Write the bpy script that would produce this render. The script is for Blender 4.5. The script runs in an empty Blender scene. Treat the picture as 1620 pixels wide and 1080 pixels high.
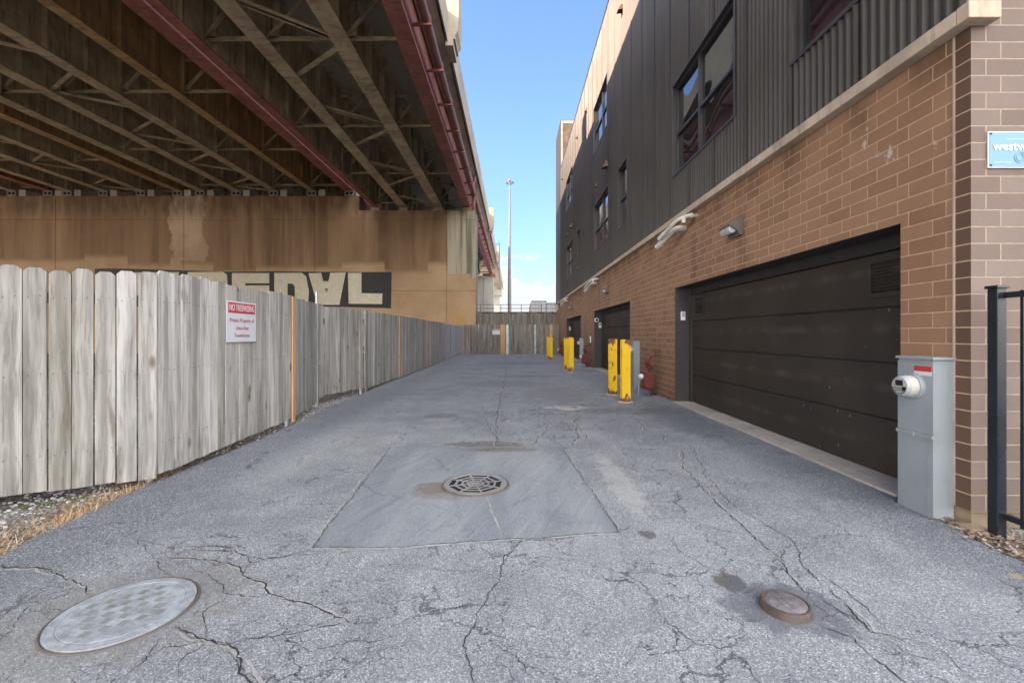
import bpy, bmesh, math, random
from mathutils import Vector, Matrix
random.seed(7)
R = math.radians
scene = bpy.context.scene
COL = scene.collection

# ------------------------------------------------------------------ camera
H = 1.32
cam_d = bpy.data.cameras.new('camera'); cam = bpy.data.objects.new('camera', cam_d); COL.objects.link(cam)
cam.location = (0, 0, H); cam.rotation_euler = (R(90), 0, 0)
cam_d.sensor_width = 36; cam_d.lens = 36 * 700 / 1620
cam_d.shift_x = -2 / 1620; cam_d.shift_y = -11 / 1620
cam_d.clip_start = 0.05; cam_d.clip_end = 3000
scene.camera = cam
scene.view_settings.view_transform = 'Standard'; scene.view_settings.look = 'None'
scene.view_settings.gamma = 1; scene.view_settings.exposure = 2.4

# ------------------------------------------------------------------ light
to_sun = Vector((-5.3, -2.0, 3.82)).normalized()
el = math.asin(to_sun.z); az = math.atan2(to_sun.x, to_sun.y)
sd = bpy.data.lights.new('sun', 'SUN'); sd.energy = 3.3; sd.angle = R(0.5); sd.color = (1.0, 0.74, 0.52)
so = bpy.data.objects.new('sun', sd); COL.objects.link(so)
so.rotation_euler = to_sun.to_track_quat('Z', 'Y').to_euler(); so.location = (-20, -8, 30)
world = bpy.data.worlds.new('World'); scene.world = world; world.use_nodes = True
wt = world.node_tree; wt.nodes.clear()
def wn(t, **k):
    n = wt.nodes.new(t)
    for a, b in k.items(): setattr(n, a, b)
    return n
sky = wn('ShaderNodeTexSky', sky_type='NISHITA', sun_disc=False)
sky.sun_elevation = el; sky.sun_rotation = az % (2 * math.pi)
sky.air_density = 1.0; sky.dust_density = 1.0; sky.ozone_density = 2.5
tc = wn('ShaderNodeTexCoord'); sep = wn('ShaderNodeSeparateXYZ'); wt.links.new(tc.outputs['Generated'], sep.inputs[0])
mp = wn('ShaderNodeMapping'); mp.inputs['Scale'].default_value = (1, 1, 2.2); wt.links.new(tc.outputs['Generated'], mp.inputs[0])
nz = wn('ShaderNodeTexNoise'); nz.inputs['Scale'].default_value = 7; nz.inputs['Detail'].default_value = 8; nz.inputs['Roughness'].default_value = .55
wt.links.new(mp.outputs[0], nz.inputs['Vector'])
# cloud bank low over the horizon: noise minus elevation
def wr(src, a, b, lo, hi):
    q = wn('ShaderNodeMapRange', interpolation_type='SMOOTHSTEP'); wt.links.new(src, q.inputs[0])
    for i, v in enumerate((a, b, lo, hi)): q.inputs[1+i].default_value = v
    return q.outputs[0]
kz = wr(sep.outputs[1], -.35, .25, -.30, -2.5)      # unseen broken cloud added behind the camera for fill light, clear blue ahead
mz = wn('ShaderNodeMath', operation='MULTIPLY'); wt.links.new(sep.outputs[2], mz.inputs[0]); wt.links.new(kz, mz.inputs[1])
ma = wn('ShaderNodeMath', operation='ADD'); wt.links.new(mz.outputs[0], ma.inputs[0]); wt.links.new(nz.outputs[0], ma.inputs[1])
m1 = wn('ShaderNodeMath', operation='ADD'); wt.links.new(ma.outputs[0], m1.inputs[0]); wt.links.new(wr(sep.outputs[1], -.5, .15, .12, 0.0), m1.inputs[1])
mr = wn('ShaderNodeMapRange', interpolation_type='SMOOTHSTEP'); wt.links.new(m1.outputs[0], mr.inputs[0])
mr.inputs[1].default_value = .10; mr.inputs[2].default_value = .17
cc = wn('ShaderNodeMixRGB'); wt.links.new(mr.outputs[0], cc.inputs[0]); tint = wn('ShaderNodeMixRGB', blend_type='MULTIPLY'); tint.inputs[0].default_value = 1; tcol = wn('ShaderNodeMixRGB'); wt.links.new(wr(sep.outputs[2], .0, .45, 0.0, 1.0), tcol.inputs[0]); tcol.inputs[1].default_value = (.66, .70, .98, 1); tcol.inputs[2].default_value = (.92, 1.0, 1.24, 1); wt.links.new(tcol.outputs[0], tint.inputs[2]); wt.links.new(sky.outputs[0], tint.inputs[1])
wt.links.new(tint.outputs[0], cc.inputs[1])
ccol = wn('ShaderNodeMixRGB'); wt.links.new(wr(sep.outputs[1], -.3, .4, 0.0, 1.0), ccol.inputs[0]); ccol.inputs[1].default_value = (13.0, 12.9, 12.8, 1); ccol.inputs[2].default_value = (2.55, 2.62, 2.78, 1); wt.links.new(ccol.outputs[0], cc.inputs[2])  # unseen rear clouds set far brighter than the front ones, as fill
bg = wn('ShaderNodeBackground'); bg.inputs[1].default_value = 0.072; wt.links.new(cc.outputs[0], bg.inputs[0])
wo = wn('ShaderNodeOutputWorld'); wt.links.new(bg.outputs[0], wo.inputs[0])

# ------------------------------------------------------------------ helpers
def gp(x, y, z=0.0):
    """photo pixel on the horizontal plane z -> world"""
    Y = 700 * (H - z) / (y - 529); return ((x - 812) / 700 * Y, Y)

class MB:
    def __init__(s): s.v = []; s.f = []; s.m = []
    def add(s, vs, fs, mi=0):
        n = len(s.v); s.v += [tuple(p) for p in vs]; s.f += [tuple(n + i for i in q) for q in fs]; s.m += [mi] * len(fs)
    def box(s, x0, x1, y0, y1, z0, z1, mi=0):
        s.add([(x0,y0,z0),(x1,y0,z0),(x1,y1,z0),(x0,y1,z0),(x0,y0,z1),(x1,y0,z1),(x1,y1,z1),(x0,y1,z1)],
              [(0,3,2,1),(4,5,6,7),(0,1,5,4),(1,2,6,5),(2,3,7,6),(3,0,4,7)], mi)
    def quad(s, a, b, c, d, mi=0): s.add([a, b, c, d], [(0,1,2,3)], mi)
    def prism(s, poly, fn0, fn1, mi=0):
        n = len(poly); a = [fn0(*p) for p in poly]; b = [fn1(*p) for p in poly]
        s.add(a + b, [tuple(range(n))[::-1], tuple(range(n, 2*n))] + [(i, (i+1) % n, n + (i+1) % n, n + i) for i in range(n)], mi)
    def obox(s, c, ax, ay, az_, mi=0):
        c = Vector(c); ax = Vector(ax); ay = Vector(ay); az_ = Vector(az_); P = []
        for k in (-1, 1):
            for (i, j) in ((-1,-1),(1,-1),(1,1),(-1,1)): P.append(c + ax*i + ay*j + az_*k)
        s.add(P, [(0,3,2,1),(4,5,6,7),(0,1,5,4),(1,2,6,5),(2,3,7,6),(3,0,4,7)], mi)
    def bar(s, p, q, w, h, up=(0,0,1), mi=0):
        p = Vector(p); q = Vector(q); d = (q - p); L = d.length; d.normalize(); u = Vector(up)
        sd_ = d.cross(u)
        if sd_.length < 1e-4: sd_ = d.cross(Vector((1,0,0)))
        sd_.normalize(); u = sd_.cross(d).normalized()
        s.obox((p+q)/2, d*L/2, sd_*w/2, u*h/2, mi)
    def cyl(s, p, q, r0, r1=None, n=16, mi=0, cap=True):
        r1 = r0 if r1 is None else r1; p = Vector(p); q = Vector(q); d = (q-p).normalized()
        a = d.orthogonal().normalized(); b = d.cross(a); P = []
        for (c, r) in ((p, r0), (q, r1)):
            for i in range(n):
                t = 2*math.pi*i/n; P.append(c + a*math.cos(t)*r + b*math.sin(t)*r)
        F = [(i, (i+1) % n, n+(i+1) % n, n+i) for i in range(n)]
        if cap: F += [tuple(range(n))[::-1], tuple(range(n, 2*n))]
        s.add(P, F, mi)
    def tube(s, pts, r, n=12, mi=0):
        pts = [Vector(p) for p in pts]; rs = r if isinstance(r, (list, tuple)) else [r]*len(pts)
        P = []; a = None
        for k, p in enumerate(pts):
            d = (pts[min(k+1, len(pts)-1)] - pts[max(k-1, 0)]).normalized()
            a = d.orthogonal().normalized() if a is None else (a - d*a.dot(d)).normalized()
            b = d.cross(a)
            for i in range(n):
                t = 2*math.pi*i/n; P.append(p + (a*math.cos(t) + b*math.sin(t))*rs[k])
        F = []
        for k in range(len(pts)-1):
            for i in range(n): F.append((k*n+i, k*n+(i+1) % n, (k+1)*n+(i+1) % n, (k+1)*n+i))
        F += [tuple(range(n))[::-1], tuple(range((len(pts)-1)*n, len(pts)*n))]
        s.add(P, F, mi)
    def lathe(s, prof, c, axis=(0,0,1), n=24, mi=0):
        c = Vector(c); d = Vector(axis).normalized(); a = d.orthogonal().normalized(); b = d.cross(a); P = []
        for (r, t_) in prof:
            for i in range(n):
                t = 2*math.pi*i/n; P.append(c + d*t_ + (a*math.cos(t) + b*math.sin(t))*max(r, 1e-4))
        F = []
        for k in range(len(prof)-1):
            for i in range(n): F.append((k*n+i, k*n+(i+1) % n, (k+1)*n+(i+1) % n, (k+1)*n+i))
        s.add(P, F, mi)
    def build(s, name, mats, parent=None, origin=(0,0,0), smooth=False, bevel=0, recalc=True):
        me = bpy.data.meshes.new(name); o3 = Vector(origin)
        me.from_pydata([tuple(Vector(p) - o3) for p in s.v], [], s.f)
        if not isinstance(mats, (list, tuple)): mats = [mats]
        for m in mats: me.materials.append(m)
        me.polygons.foreach_set('material_index', s.m)
        if recalc:
            bm = bmesh.new(); bm.from_mesh(me); bmesh.ops.recalc_face_normals(bm, faces=bm.faces); bm.to_mesh(me); bm.free()
        o = bpy.data.objects.new(name, me); COL.objects.link(o)
        if smooth:
            for p in me.polygons: p.use_smooth = True
            me.set_sharp_from_angle(angle=R(38))
        if bevel:
            b = o.modifiers.new('bevel', 'BEVEL'); b.width = bevel; b.segments = 2; b.limit_method = 'ANGLE'; b.harden_normals = False
        if parent: o.parent = parent
        return o

def tag(o, label=None, cat=None, group=None, kind=None):
    if label: o['label'] = label
    if cat: o['category'] = cat
    if group: o['group'] = group
    if kind: o['kind'] = kind
    return o
def thing(name, label, cat, loc=(0,0,0), group=None):
    o = bpy.data.objects.new(name, None); COL.objects.link(o); o.location = loc; o.empty_display_size = .2
    return tag(o, label, cat, group)
def copy_tree(o, parent=None):
    c = o.copy(); COL.objects.link(c)
    if parent: c.parent = parent
    for ch in list(o.children): copy_tree(ch, c)
    return c

# ------------------------------------------------------------------ materials
class NT:
    def __init__(s, name):
        s.mat = bpy.data.materials.new(name); s.mat.use_nodes = True; s.t = s.mat.node_tree; s.t.nodes.clear()
        s.out = s.t.nodes.new('ShaderNodeOutputMaterial'); s.b = s.t.nodes.new('ShaderNodeBsdfPrincipled')
        s.t.links.new(s.b.outputs[0], s.out.inputs[0]); s._g = None
    def n(s, t, **k):
        x = s.t.nodes.new(t)
        for a, b in k.items(): setattr(x, a, b)
        return x
    def put(s, sock, v):
        if hasattr(v, 'default_value') and hasattr(v, 'links'): s.t.links.new(v, sock)
        elif isinstance(v, (tuple, list)) and len(v) == 3 and sock.type == 'RGBA': sock.default_value = (*v, 1)
        else: sock.default_value = v
    def geo(s):
        if not s._g: s._g = s.n('ShaderNodeNewGeometry')
        return s._g
    def pos(s): return s.geo().outputs['Position']
    def isl(s): return s.geo().outputs['Random Per Island']
    def xyz(s, v=None):
        q = s.n('ShaderNodeSeparateXYZ'); s.put(q.inputs[0], s.pos() if v is None else v); return q.outputs
    def comb(s, x, y, z):
        q = s.n('ShaderNodeCombineXYZ')
        for i, v in enumerate((x, y, z)): s.put(q.inputs[i], v)
        return q.outputs[0]
    def sc(s, v, k):
        q = s.n('ShaderNodeVectorMath', operation='MULTIPLY'); s.put(q.inputs[0], v); q.inputs[1].default_value = k; return q.outputs[0]
    def vadd(s, a, b):
        q = s.n('ShaderNodeVectorMath', operation='ADD'); s.put(q.inputs[0], a); s.put(q.inputs[1], b); return q.outputs[0]
    def m(s, op, a, b=0.0, c=0.0, clamp=False):
        q = s.n('ShaderNodeMath', operation=op); q.use_clamp = clamp
        s.put(q.inputs[0], a); s.put(q.inputs[1], b)
        if len(q.inputs) > 2: s.put(q.inputs[2], c)
        return q.outputs[0]
    def noise(s, v, scale=1, detail=4, rough=.55, dist=0, col=False):
        q = s.n('ShaderNodeTexNoise'); s.put(q.inputs['Vector'], v); q.inputs['Scale'].default_value = scale
        q.inputs['Detail'].default_value = detail; q.inputs['Roughness'].default_value = rough; q.inputs['Distortion'].default_value = dist
        return q.outputs[1] if col else q.outputs[0]
    def vor(s, v, scale=1, feature='F1', out=0, rnd=1):
        q = s.n('ShaderNodeTexVoronoi', feature=feature); s.put(q.inputs['Vector'], v); q.inputs['Scale'].default_value = scale
        q.inputs['Randomness'].default_value = rnd
        return q.outputs[out]
    def mr(s, v, a, b, lo=0.0, hi=1.0, smooth=True):
        q = s.n('ShaderNodeMapRange'); q.interpolation_type = 'SMOOTHSTEP' if smooth else 'LINEAR'
        s.put(q.inputs[0], v); q.inputs[1].default_value = a; q.inputs[2].default_value = b; q.inputs[3].default_value = lo; q.inputs[4].default_value = hi
        return q.outputs[0]
    def mix(s, f, a, b, mode='MIX'):
        q = s.n('ShaderNodeMixRGB', blend_type=mode); s.put(q.inputs[0], f); s.put(q.inputs[1], a); s.put(q.inputs[2], b); return q.outputs[0]
    def bump(s, h, strength=.3, dist=.01, normal=None):
        q = s.n('ShaderNodeBump'); q.inputs['Strength'].default_value = strength; q.inputs['Distance'].default_value = dist
        s.put(q.inputs['Height'], h)
        if normal is not None: s.put(q.inputs['Normal'], normal)
        return q.outputs[0]
    def done(s, col, rough=.6, normal=None, metal=0.0, spec=.5):
        s.put(s.b.inputs['Base Color'], col); s.put(s.b.inputs['Roughness'], rough); s.put(s.b.inputs['Metallic'], metal)
        s.put(s.b.inputs['Specular IOR Level'], spec)
        if normal is not None: s.put(s.b.inputs['Normal'], normal)
        return s.mat

def paint(name, c, rough=.5, metal=0.0, var=.18, scale=3.0, dirt=(.1,.08,.06), damt=.25, bumpy=.05):
    t = NT(name); n1 = t.noise(t.pos(), scale, 6, .6); n2 = t.noise(t.sc(t.pos(), (6,6,1.2)), 2.2, 5, .6)
    a = t.mix(t.mr(n1, .3, .7), tuple(x*(1-var) for x in c), tuple(min(1, x*(1+var)) for x in c))
    a = t.mix(t.m('MULTIPLY', t.mr(n2, .5, .75), damt), a, dirt)
    return t.done(a, t.mr(n1, .3, .7, rough*.85, min(1, rough*1.15)), t.bump(t.noise(t.pos(), 60, 3), bumpy, .004), metal)

def wood(name, lo, hi, stain=(.10,.075,.055), stain_amt=.5, knot=.75, lighten_y=None):
    t = NT(name); isl = t.isl(); off = t.comb(t.m('MULTIPLY', isl, 37.0), t.m('MULTIPLY', isl, 91.0), t.m('MULTIPLY', isl, 53.0))
    p = t.vadd(t.pos(), off)
    warp = t.noise(t.sc(p, (3,3,.9)), 1.6, 3, .5, col=True)
    pw = t.vadd(t.sc(p, (1,1,1)), t.sc(warp, (.07,.07,0)))
    grain = t.noise(t.sc(pw, (70,70,1.6)), 1.0, 6, .62)
    broad = t.noise(t.sc(pw, (16,16,.7)), 1.0, 4, .6)
    st = t.noise(t.sc(pw, (9,9,1.1)), 1.0, 5, .65)
    c = t.mix(t.mr(broad, .3, .72), lo, hi)
    c = t.mix(t.m('MULTIPLY', t.mr(grain, .50, .74), .62), c, tuple(x*.42 for x in lo))
    tone = t.mr(isl, 0, 1, .70, 1.12, False)
    c = t.mix(1.0, c, t.comb(tone, tone, t.m('MULTIPLY', tone, t.mr(isl, 0, 1, .96, 1.04, False))), 'MULTIPLY')
    warm = t.m('MULTIPLY', t.mr(t.m('FRACT', t.m('MULTIPLY', isl, 17.3)), .55, 1.0), .18)
    c = t.mix(warm, c, t.mix(.5, c, (.42,.29,.18)))
    c = t.mix(t.m('MULTIPLY', t.mr(st, .52, .72), stain_amt), c, stain)
    kv = t.sc(p, (5.5,5.5,2.2)); kd = t.vor(kv, 1.0)
    kw = t.vor(t.sc(kv, (1,1,1)), 1.0, out=1); ks = t.n('ShaderNodeSeparateXYZ'); t.put(ks.inputs[0], kw)
    kmask = t.m('MULTIPLY', t.mr(kd, .08, .21, 1, 0), t.mr(ks.outputs[0], .50, .55))
    c = t.mix(t.m('MULTIPLY', kmask, knot), c, (.09,.055,.035))
    # weathered foot and top of each board
    z = t.xyz()[2]
    foot = t.m('MULTIPLY', t.m('ADD', t.mr(z, .05, .5, 1, 0), t.mr(z, 1.75, 1.92, 0, .5)), t.mr(t.noise(t.sc(p, (14,14,2)), 1, 3), .45, .65))
    c = t.mix(t.m('MULTIPLY', foot, .45), c, (.13,.11,.09))
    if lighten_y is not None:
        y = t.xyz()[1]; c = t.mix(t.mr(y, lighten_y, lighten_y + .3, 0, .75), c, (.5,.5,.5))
    h = t.m('ADD', t.m('MULTIPLY', grain, 1.0), t.m('MULTIPLY', kmask, .5))
    return t.done(c, .85, t.bump(h, .5, .004), 0, .25)

M = {}
M['wood'] = wood('weathered_wood', (.20,.19,.172), (.42,.40,.375), stain_amt=.75)
M['wood_main'] = wood('weathered_wood_shade_lift', (.30,.285,.26), (.57,.545,.51), stain_amt=.65)  # same weathered wood, colour brightened to offset the building's shade
M['wood_dark'] = wood('weathered_wood_dark', (.26,.245,.225), (.50,.48,.45), stain_amt=.5)
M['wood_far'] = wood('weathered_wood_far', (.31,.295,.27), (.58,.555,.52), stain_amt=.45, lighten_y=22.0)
M['wood_back'] = wood('weathered_wood_back', (.155,.142,.12), (.35,.32,.28), stain=(.06,.05,.04), stain_amt=.6)
M['wood_new'] = wood('new_pine', (.62,.36,.16), (.80,.52,.27), stain=(.5,.25,.08), stain_amt=.3, knot=.5)
M['rail_wood'] = paint('rail_wood', (.25,.2,.15), .85)
M['galv'] = paint('galvanised', (.42,.46,.48), .42, .55, damt=.3)
M['black_metal'] = paint('black_metal', (.012,.016,.022), .28, 0, dirt=(.05,.06,.07), damt=.3, bumpy=.15)
M['sill_stone'] = paint('sill_stone', (.46,.37,.28), .85, dirt=(.2,.15,.1), damt=.5, bumpy=.4)
M['apron'] = paint('apron_concrete', (.42,.38,.33), .85, dirt=(.2,.13,.08), damt=.55, scale=1.5, bumpy=.3)
M['white_pvc'] = paint('white_pvc', (.60,.57,.50), .4, dirt=(.45,.35,.2), damt=.5)
M['white'] = paint('white_plastic', (.78,.78,.76), .4, var=.04, damt=.1)
M['grey_box'] = paint('grey_enamel', (.29,.325,.35), .42, var=.06, damt=.18)
M['dark_jamb'] = paint('jamb_paint', (.045,.044,.042), .55)
M['door_head'] = paint('door_head_shade', (.014,.013,.012), .8)  # shadow at the top of the door opening put into the colour
M['bronze'] = paint('bronze_trim', (.055,.05,.048), .4, .2)
M['lamp_housing'] = paint('lamp_housing', (.12,.105,.10), .5)
M['lens'] = paint('lamp_lens', (.42,.43,.44), .25, var=.08)
M['gas_red'] = paint('gas_red', (.15,.026,.022), .55, dirt=(.1,.03,.02), damt=.5)
M['gas_pipe'] = paint('gas_pipe_red', (.10,.022,.02), .6)
M['cone'] = paint('rusty_cone', (.10,.045,.03), .6)
M['roof'] = paint('roof_membrane', (.3,.3,.3), .9)
M['trim_tan'] = paint('trim_tan', (.32,.25,.19), .6)
M['label_red'] = paint('label_red', (.50,.04,.04), .5, var=.05, damt=0)
M['sign_white'] = paint('sign_white', (.62,.64,.68), .4, var=.03, damt=.08)
M['sign_blue'] = paint('sign_blue', (.12,.27,.36), .4, var=.04, damt=.1)
M['ink'] = paint('sign_ink', (.35,.03,.05), .5, var=.05, damt=0)
M['grey_ink'] = paint('grey_ink', (.15,.28,.35), .5, var=.05, damt=0)
M['pad'] = paint('pad_concrete', (.50,.42,.33), .9, dirt=(.4,.2,.08), damt=.7)
M['bearing'] = paint('bearing_paint', (.20,.20,.17), .7)
M['nail'] = paint('rusty_nail', (.06,.04,.03), .8)
M['dark'] = paint('dark_cavity', (.008,.008,.008), .9, damt=0)
M['pole_steel'] = paint('pole_steel', (.15,.145,.13), .6, .1)
M['road_top'] = paint('road_concrete', (.4,.39,.37), .9)
M['edge_beam'] = paint('edge_beam', (.09,.08,.075), .8, dirt=(.2,.1,.05), damt=.6)
M['truck_body'] = paint('trailer_body', (.24,.24,.25), .5, dirt=(.25,.2,.15), damt=.5)
M['truck_trim'] = paint('trailer_trim', (.12,.12,.13), .5)
M['rust_rail'] = paint('rusty_rail', (.14,.10,.085), .7)
M['moss'] = paint('moss', (.08,.11,.025), .95, bumpy=.5)

def steel(name, c, rust, amt):
    t = NT(name); p = t.pos()
    a = t.noise(p, 1.3, 6, .65); b = t.noise(t.sc(p, (1,.5,3)), 5, 6, .65); g = t.noise(t.sc(p, (1,4,.35)), 1.6, 5, .6)
    k = t.mix(t.mr(a, .3, .7), tuple(x*.72 for x in c), tuple(x*1.2 for x in c))
    k = t.mix(t.m('MULTIPLY', t.mr(b, .55, .68), amt), k, rust)
    k = t.mix(t.m('MULTIPLY', t.mr(g, .5, .68), .55), k, (.05,.045,.035))
    return t.done(k, .75, t.bump(b, .2, .01), 0, .3)
M['steel_tan'] = steel('bridge_steel_tan', (.40,.33,.225), (.24,.12,.05), .5)
M['steel_orange'] = steel('bridge_steel_orange', (.36,.24,.12), (.38,.15,.03), .8)
M['steel_red'] = steel('bridge_steel_red', (.30,.118,.098), (.15,.05,.038), .4)
M['pipe_red'] = paint('drain_pipe_paint', (.17,.085,.07), .55, dirt=(.3,.12,.09), damt=.6)

def concrete(name, lo, hi, streak=(.12,.09,.06), samt=.4):
    t = NT(name); p = t.pos()
    a = t.noise(p, .35, 6, .6); b = t.noise(p, 9, 5, .7); s_ = t.noise(t.sc(p, (1.6,1.6,.1)), 1, 5, .6)
    k = t.mix(t.mr(a, .3, .7), lo, hi); k = t.mix(t.mr(b, .35, .75, 0, .25), k, tuple(x*.5 for x in lo))
    k = t.mix(t.m('MULTIPLY', t.mr(s_, .5, .7), samt), k, streak)
    return t.done(k, .9, t.bump(b, .3, .01), 0, .2)
M['deck'] = concrete('deck_concrete', (.30,.26,.20), (.40,.355,.28))
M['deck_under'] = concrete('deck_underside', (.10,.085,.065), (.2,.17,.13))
M['pale_pier'] = concrete('far_pier_concrete', (.33,.32,.28), (.43,.42,.37), samt=.2)
M['footing'] = concrete('footing_concrete', (.25,.19,.13), (.38,.3,.2))

def pier_material():
    t = NT('stained_pier_concrete'); p = t.pos(); X, Y, Z = t.xyz()
    n1 = t.noise(p, .5, 6, .6); st = t.noise(t.sc(p, (1.0,1.0,.06)), 1.1, 6, .62); fine = t.noise(p, 7, 5, .7)
    st2 = t.noise(t.sc(p, (3.5,3.5,.12)), 1.0, 4, .6)
    low = t.mix(t.mr(n1, .3, .7), (.37,.24,.135), (.46,.315,.185))
    high = t.mix(t.mr(st, .30, .72), (.17,.105,.06), (.33,.21,.12)); high = t.mix(t.mr(n1, .35, .7, 0, .5), high, (.27,.17,.095))
    high = t.mix(t.m('MULTIPLY', t.mr(st2, .5, .62), t.m('MULTIPLY', t.mr(X, -20.5, -19.5), t.mr(X, -14.6, -14.2, .55, 0))), high, (.36,.23,.13))
    # painted-over lower band: steps in height from section to section
    stepx = t.m('MULTIPLY', t.m('ROUND', t.m('MULTIPLY', t.noise(t.comb(t.m('SNAP', X, 3.1), 3.0, 0.0), .7, 1), 6.0)), .28)
    zz = t.m('SUBTRACT', Z, t.m('ADD', stepx, t.m('MULTIPLY', fine, .12)))
    zz = t.m('SUBTRACT', zz, t.mr(X, -24.2, -24.0, 0, -.5))
    c = t.mix(t.mr(t.m('ADD', zz, t.m('MULTIPLY', st, .5)), 5.75, 6.25), low, high)
    # pale flaked area
    dx = t.m('ABSOLUTE', t.m('ADD', X, 23.5)); w = t.noise(p, .8, 5, .6)
    d = t.m('ADD', t.m('DIVIDE', dx, 1.25), t.m('MULTIPLY', t.m('SUBTRACT', w, .5), 2.2))
    fl = t.m('MULTIPLY', t.mr(d, .98, 1.04, 1, 0), t.mr(Z, 6.55, 6.75))
    c = t.mix(t.m('MULTIPLY', fl, .95), c, t.mix(t.mr(n1, .35, .65), (.36,.25,.165), (.50,.37,.25)))
    # unpainted pale end strip
    e = t.m('MULTIPLY', t.mr(X, -4.82, -4.78), t.mr(zz, 5.0, 5.05))
    es = t.mix(t.mr(t.noise(t.sc(p, (2.2,2.2,.12)), 1.0, 5), .38, .62), (.15,.135,.10), (.40,.37,.27))
    c = t.mix(t.m('MULTIPLY', e, .9), c, es)
    # noisy darkening towards the top of the wall
    c = t.mix(t.m('MULTIPLY', t.mr(t.m('MULTIPLY', t.noise(t.comb(X, 0.0, t.m('MULTIPLY', Z, .3)), 2.0, 4), t.mr(Z, 8.2, 11.0)), .25, .6), .55), c, (.06,.038,.022))
    # two yellow sprayed squares low on the wall
    for (cx_, cz, wd) in ((-3.95, 2.55, .32), (-6.6, 1.9, .55)):
        b_ = t.m('MULTIPLY', t.mr(t.m('ABSOLUTE', t.m('SUBTRACT', X, cx_)), wd, wd+.25, 1, 0), t.mr(t.m('ABSOLUTE', t.m('SUBTRACT', Z, cz)), .45, .65, 1, 0))
        c = t.mix(t.m('MULTIPLY', t.m('MULTIPLY', b_, t.mr(fine, .3, .6)), .5), c, (.50,.29,.05))
    c = t.mix(t.mr(fine, .45, .8, 0, .22), c, (.1,.07,.04))
    return t.done(c, .9, t.bump(fine, .3, .01), 0, .2)
M['pier'] = pier_material()
M['graf_black'] = paint('graffiti_black', (.012,.011,.010), .6, dirt=(.05,.035,.02), damt=.4)
M['graf_cream'] = paint('graffiti_cream', (.60,.54,.40), .8, var=.1, dirt=(.38,.3,.2), damt=.4)

def brick(name, side, c1, c2, mortar, off=0.0, corner=False):
    t = NT(name); X, Y, Z = t.xyz()
    u = Y if side else X
    v = t.comb(t.m('ADD', u, off), t.m('SUBTRACT', Z, .096), 0.0)
    b = t.n('ShaderNodeTexBrick'); b.offset = 1/3; b.offset_frequency = 2; b.squash = 1
    t.put(b.inputs['Vector'], v); b.inputs['Scale'].default_value = 1
    b.inputs['Brick Width'].default_value = .3066; b.inputs['Row Height'].default_value = .1158
    b.inputs['Mortar Size'].default_value = .0055; b.inputs['Mortar Smooth'].default_value = .25; b.inputs['Bias'].default_value = 0
    b.inputs['Color1'].default_value = (0,0,0,1); b.inputs['Color2'].default_value = (1,1,1,1); b.inputs['Mortar'].default_value = (.5,.5,.5,1)
    n = t.noise(t.pos(), 1.1, 4, .6); f = t.noise(t.pos(), 45, 4, .7); g = t.noise(t.pos(), 160, 3, .7)
    k = t.mix(t.m('MULTIPLY_ADD', t.mr(n, .3, .7), .35, t.m('MULTIPLY', b.outputs[0], .65)), c1, c2)
    k = t.mix(t.mr(g, .5, .75, 0, .35), k, tuple(x*.55 for x in c1))
    k = t.mix(t.mr(f, .55, .8, 0, .25), k, tuple(min(1, x*1.5) for x in c2))
    if corner: k = t.mix(t.mr(Y, 3.165, 3.17, .78, 0), k, (.085,.048,.038))
    mo = t.mix(t.mr(t.noise(t.pos(), 20, 3), .3, .7), tuple(x*.8 for x in mortar), mortar)
    if side:   # white efflorescence blooms and noisy darkening under the ledge
        ef = None
        for (cy, cz, ry, rz) in ((3.72, 2.84, .08, .075), (3.82, 2.88, .05, .04), (3.98, 3.03, .04, .05), (3.95, 3.14, .03, .03), (3.31, 2.73, .03, .07)):
            d = t.m('ADD', t.m('POWER', t.m('DIVIDE', t.m('SUBTRACT', Y, cy), ry), 2.0), t.m('POWER', t.m('DIVIDE', t.m('SUBTRACT', Z, cz), rz), 2.0))
            q = t.mr(t.m('ADD', d, t.m('MULTIPLY', t.m('SUBTRACT', t.noise(t.sc(t.pos(), (26,26,18)), 1, 5, .7), .42), 9.0)), .2, 1.3, 1, 0)
            ef = q if ef is None else t.m('MAXIMUM', ef, q)
        k = t.mix(t.m('MULTIPLY', ef, .6), k, (.62,.6,.56))
        ledge_dark = t.m('MULTIPLY', t.mr(Z, 2.95, 3.42), t.mr(t.noise(t.comb(t.m('MULTIPLY', Y, 1.1), 0.0, t.m('MULTIPLY', Z, .5)), 1.3, 5), .42, .62))
        k = t.mix(t.m('MULTIPLY', ledge_dark, .6), k, (.085,.05,.03))
        foot = t.mr(t.m('ADD', Z, t.m('MULTIPLY', f, .3)), .2, .55, .5, 0)
        k = t.mix(foot, k, (.13,.085,.06))
        dr = None
        for yy in (6.1, 7.75, 14.7, 16.3, 23.8, 25.0):
            q = t.m('MULTIPLY', t.mr(t.m('ABSOLUTE', t.m('SUBTRACT', Y, yy)), .05, .22, 1, 0), t.m('MULTIPLY', t.mr(Z, 1.4, 2.7, .25, 1), t.mr(Z, 2.9, 3.2, 1, .2)))
            dr = q if dr is None else t.m('MAXIMUM', dr, q)
        k = t.mix(t.m('MULTIPLY', dr, .45), k, (.11,.065,.045))
    fac = b.outputs[1]
    col = t.mix(fac, k, mo)
    h = t.m('MULTIPLY_ADD', t.m('SUBTRACT', 1.0, fac), 1.0, t.m('MULTIPLY', g, .25))
    return t.done(col, .82, t.bump(h, .8, .008), 0, .3)
M['brick_side'] = brick('brick_alley_wall', True, (.235,.128,.075), (.36,.21,.128), (.55,.38,.25), off=.04, corner=True)
M['brick_front'] = brick('brick_corner_wall', False, (.145,.102,.085), (.225,.172,.148), (.36,.29,.225), off=-3.16 + .1)

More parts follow.
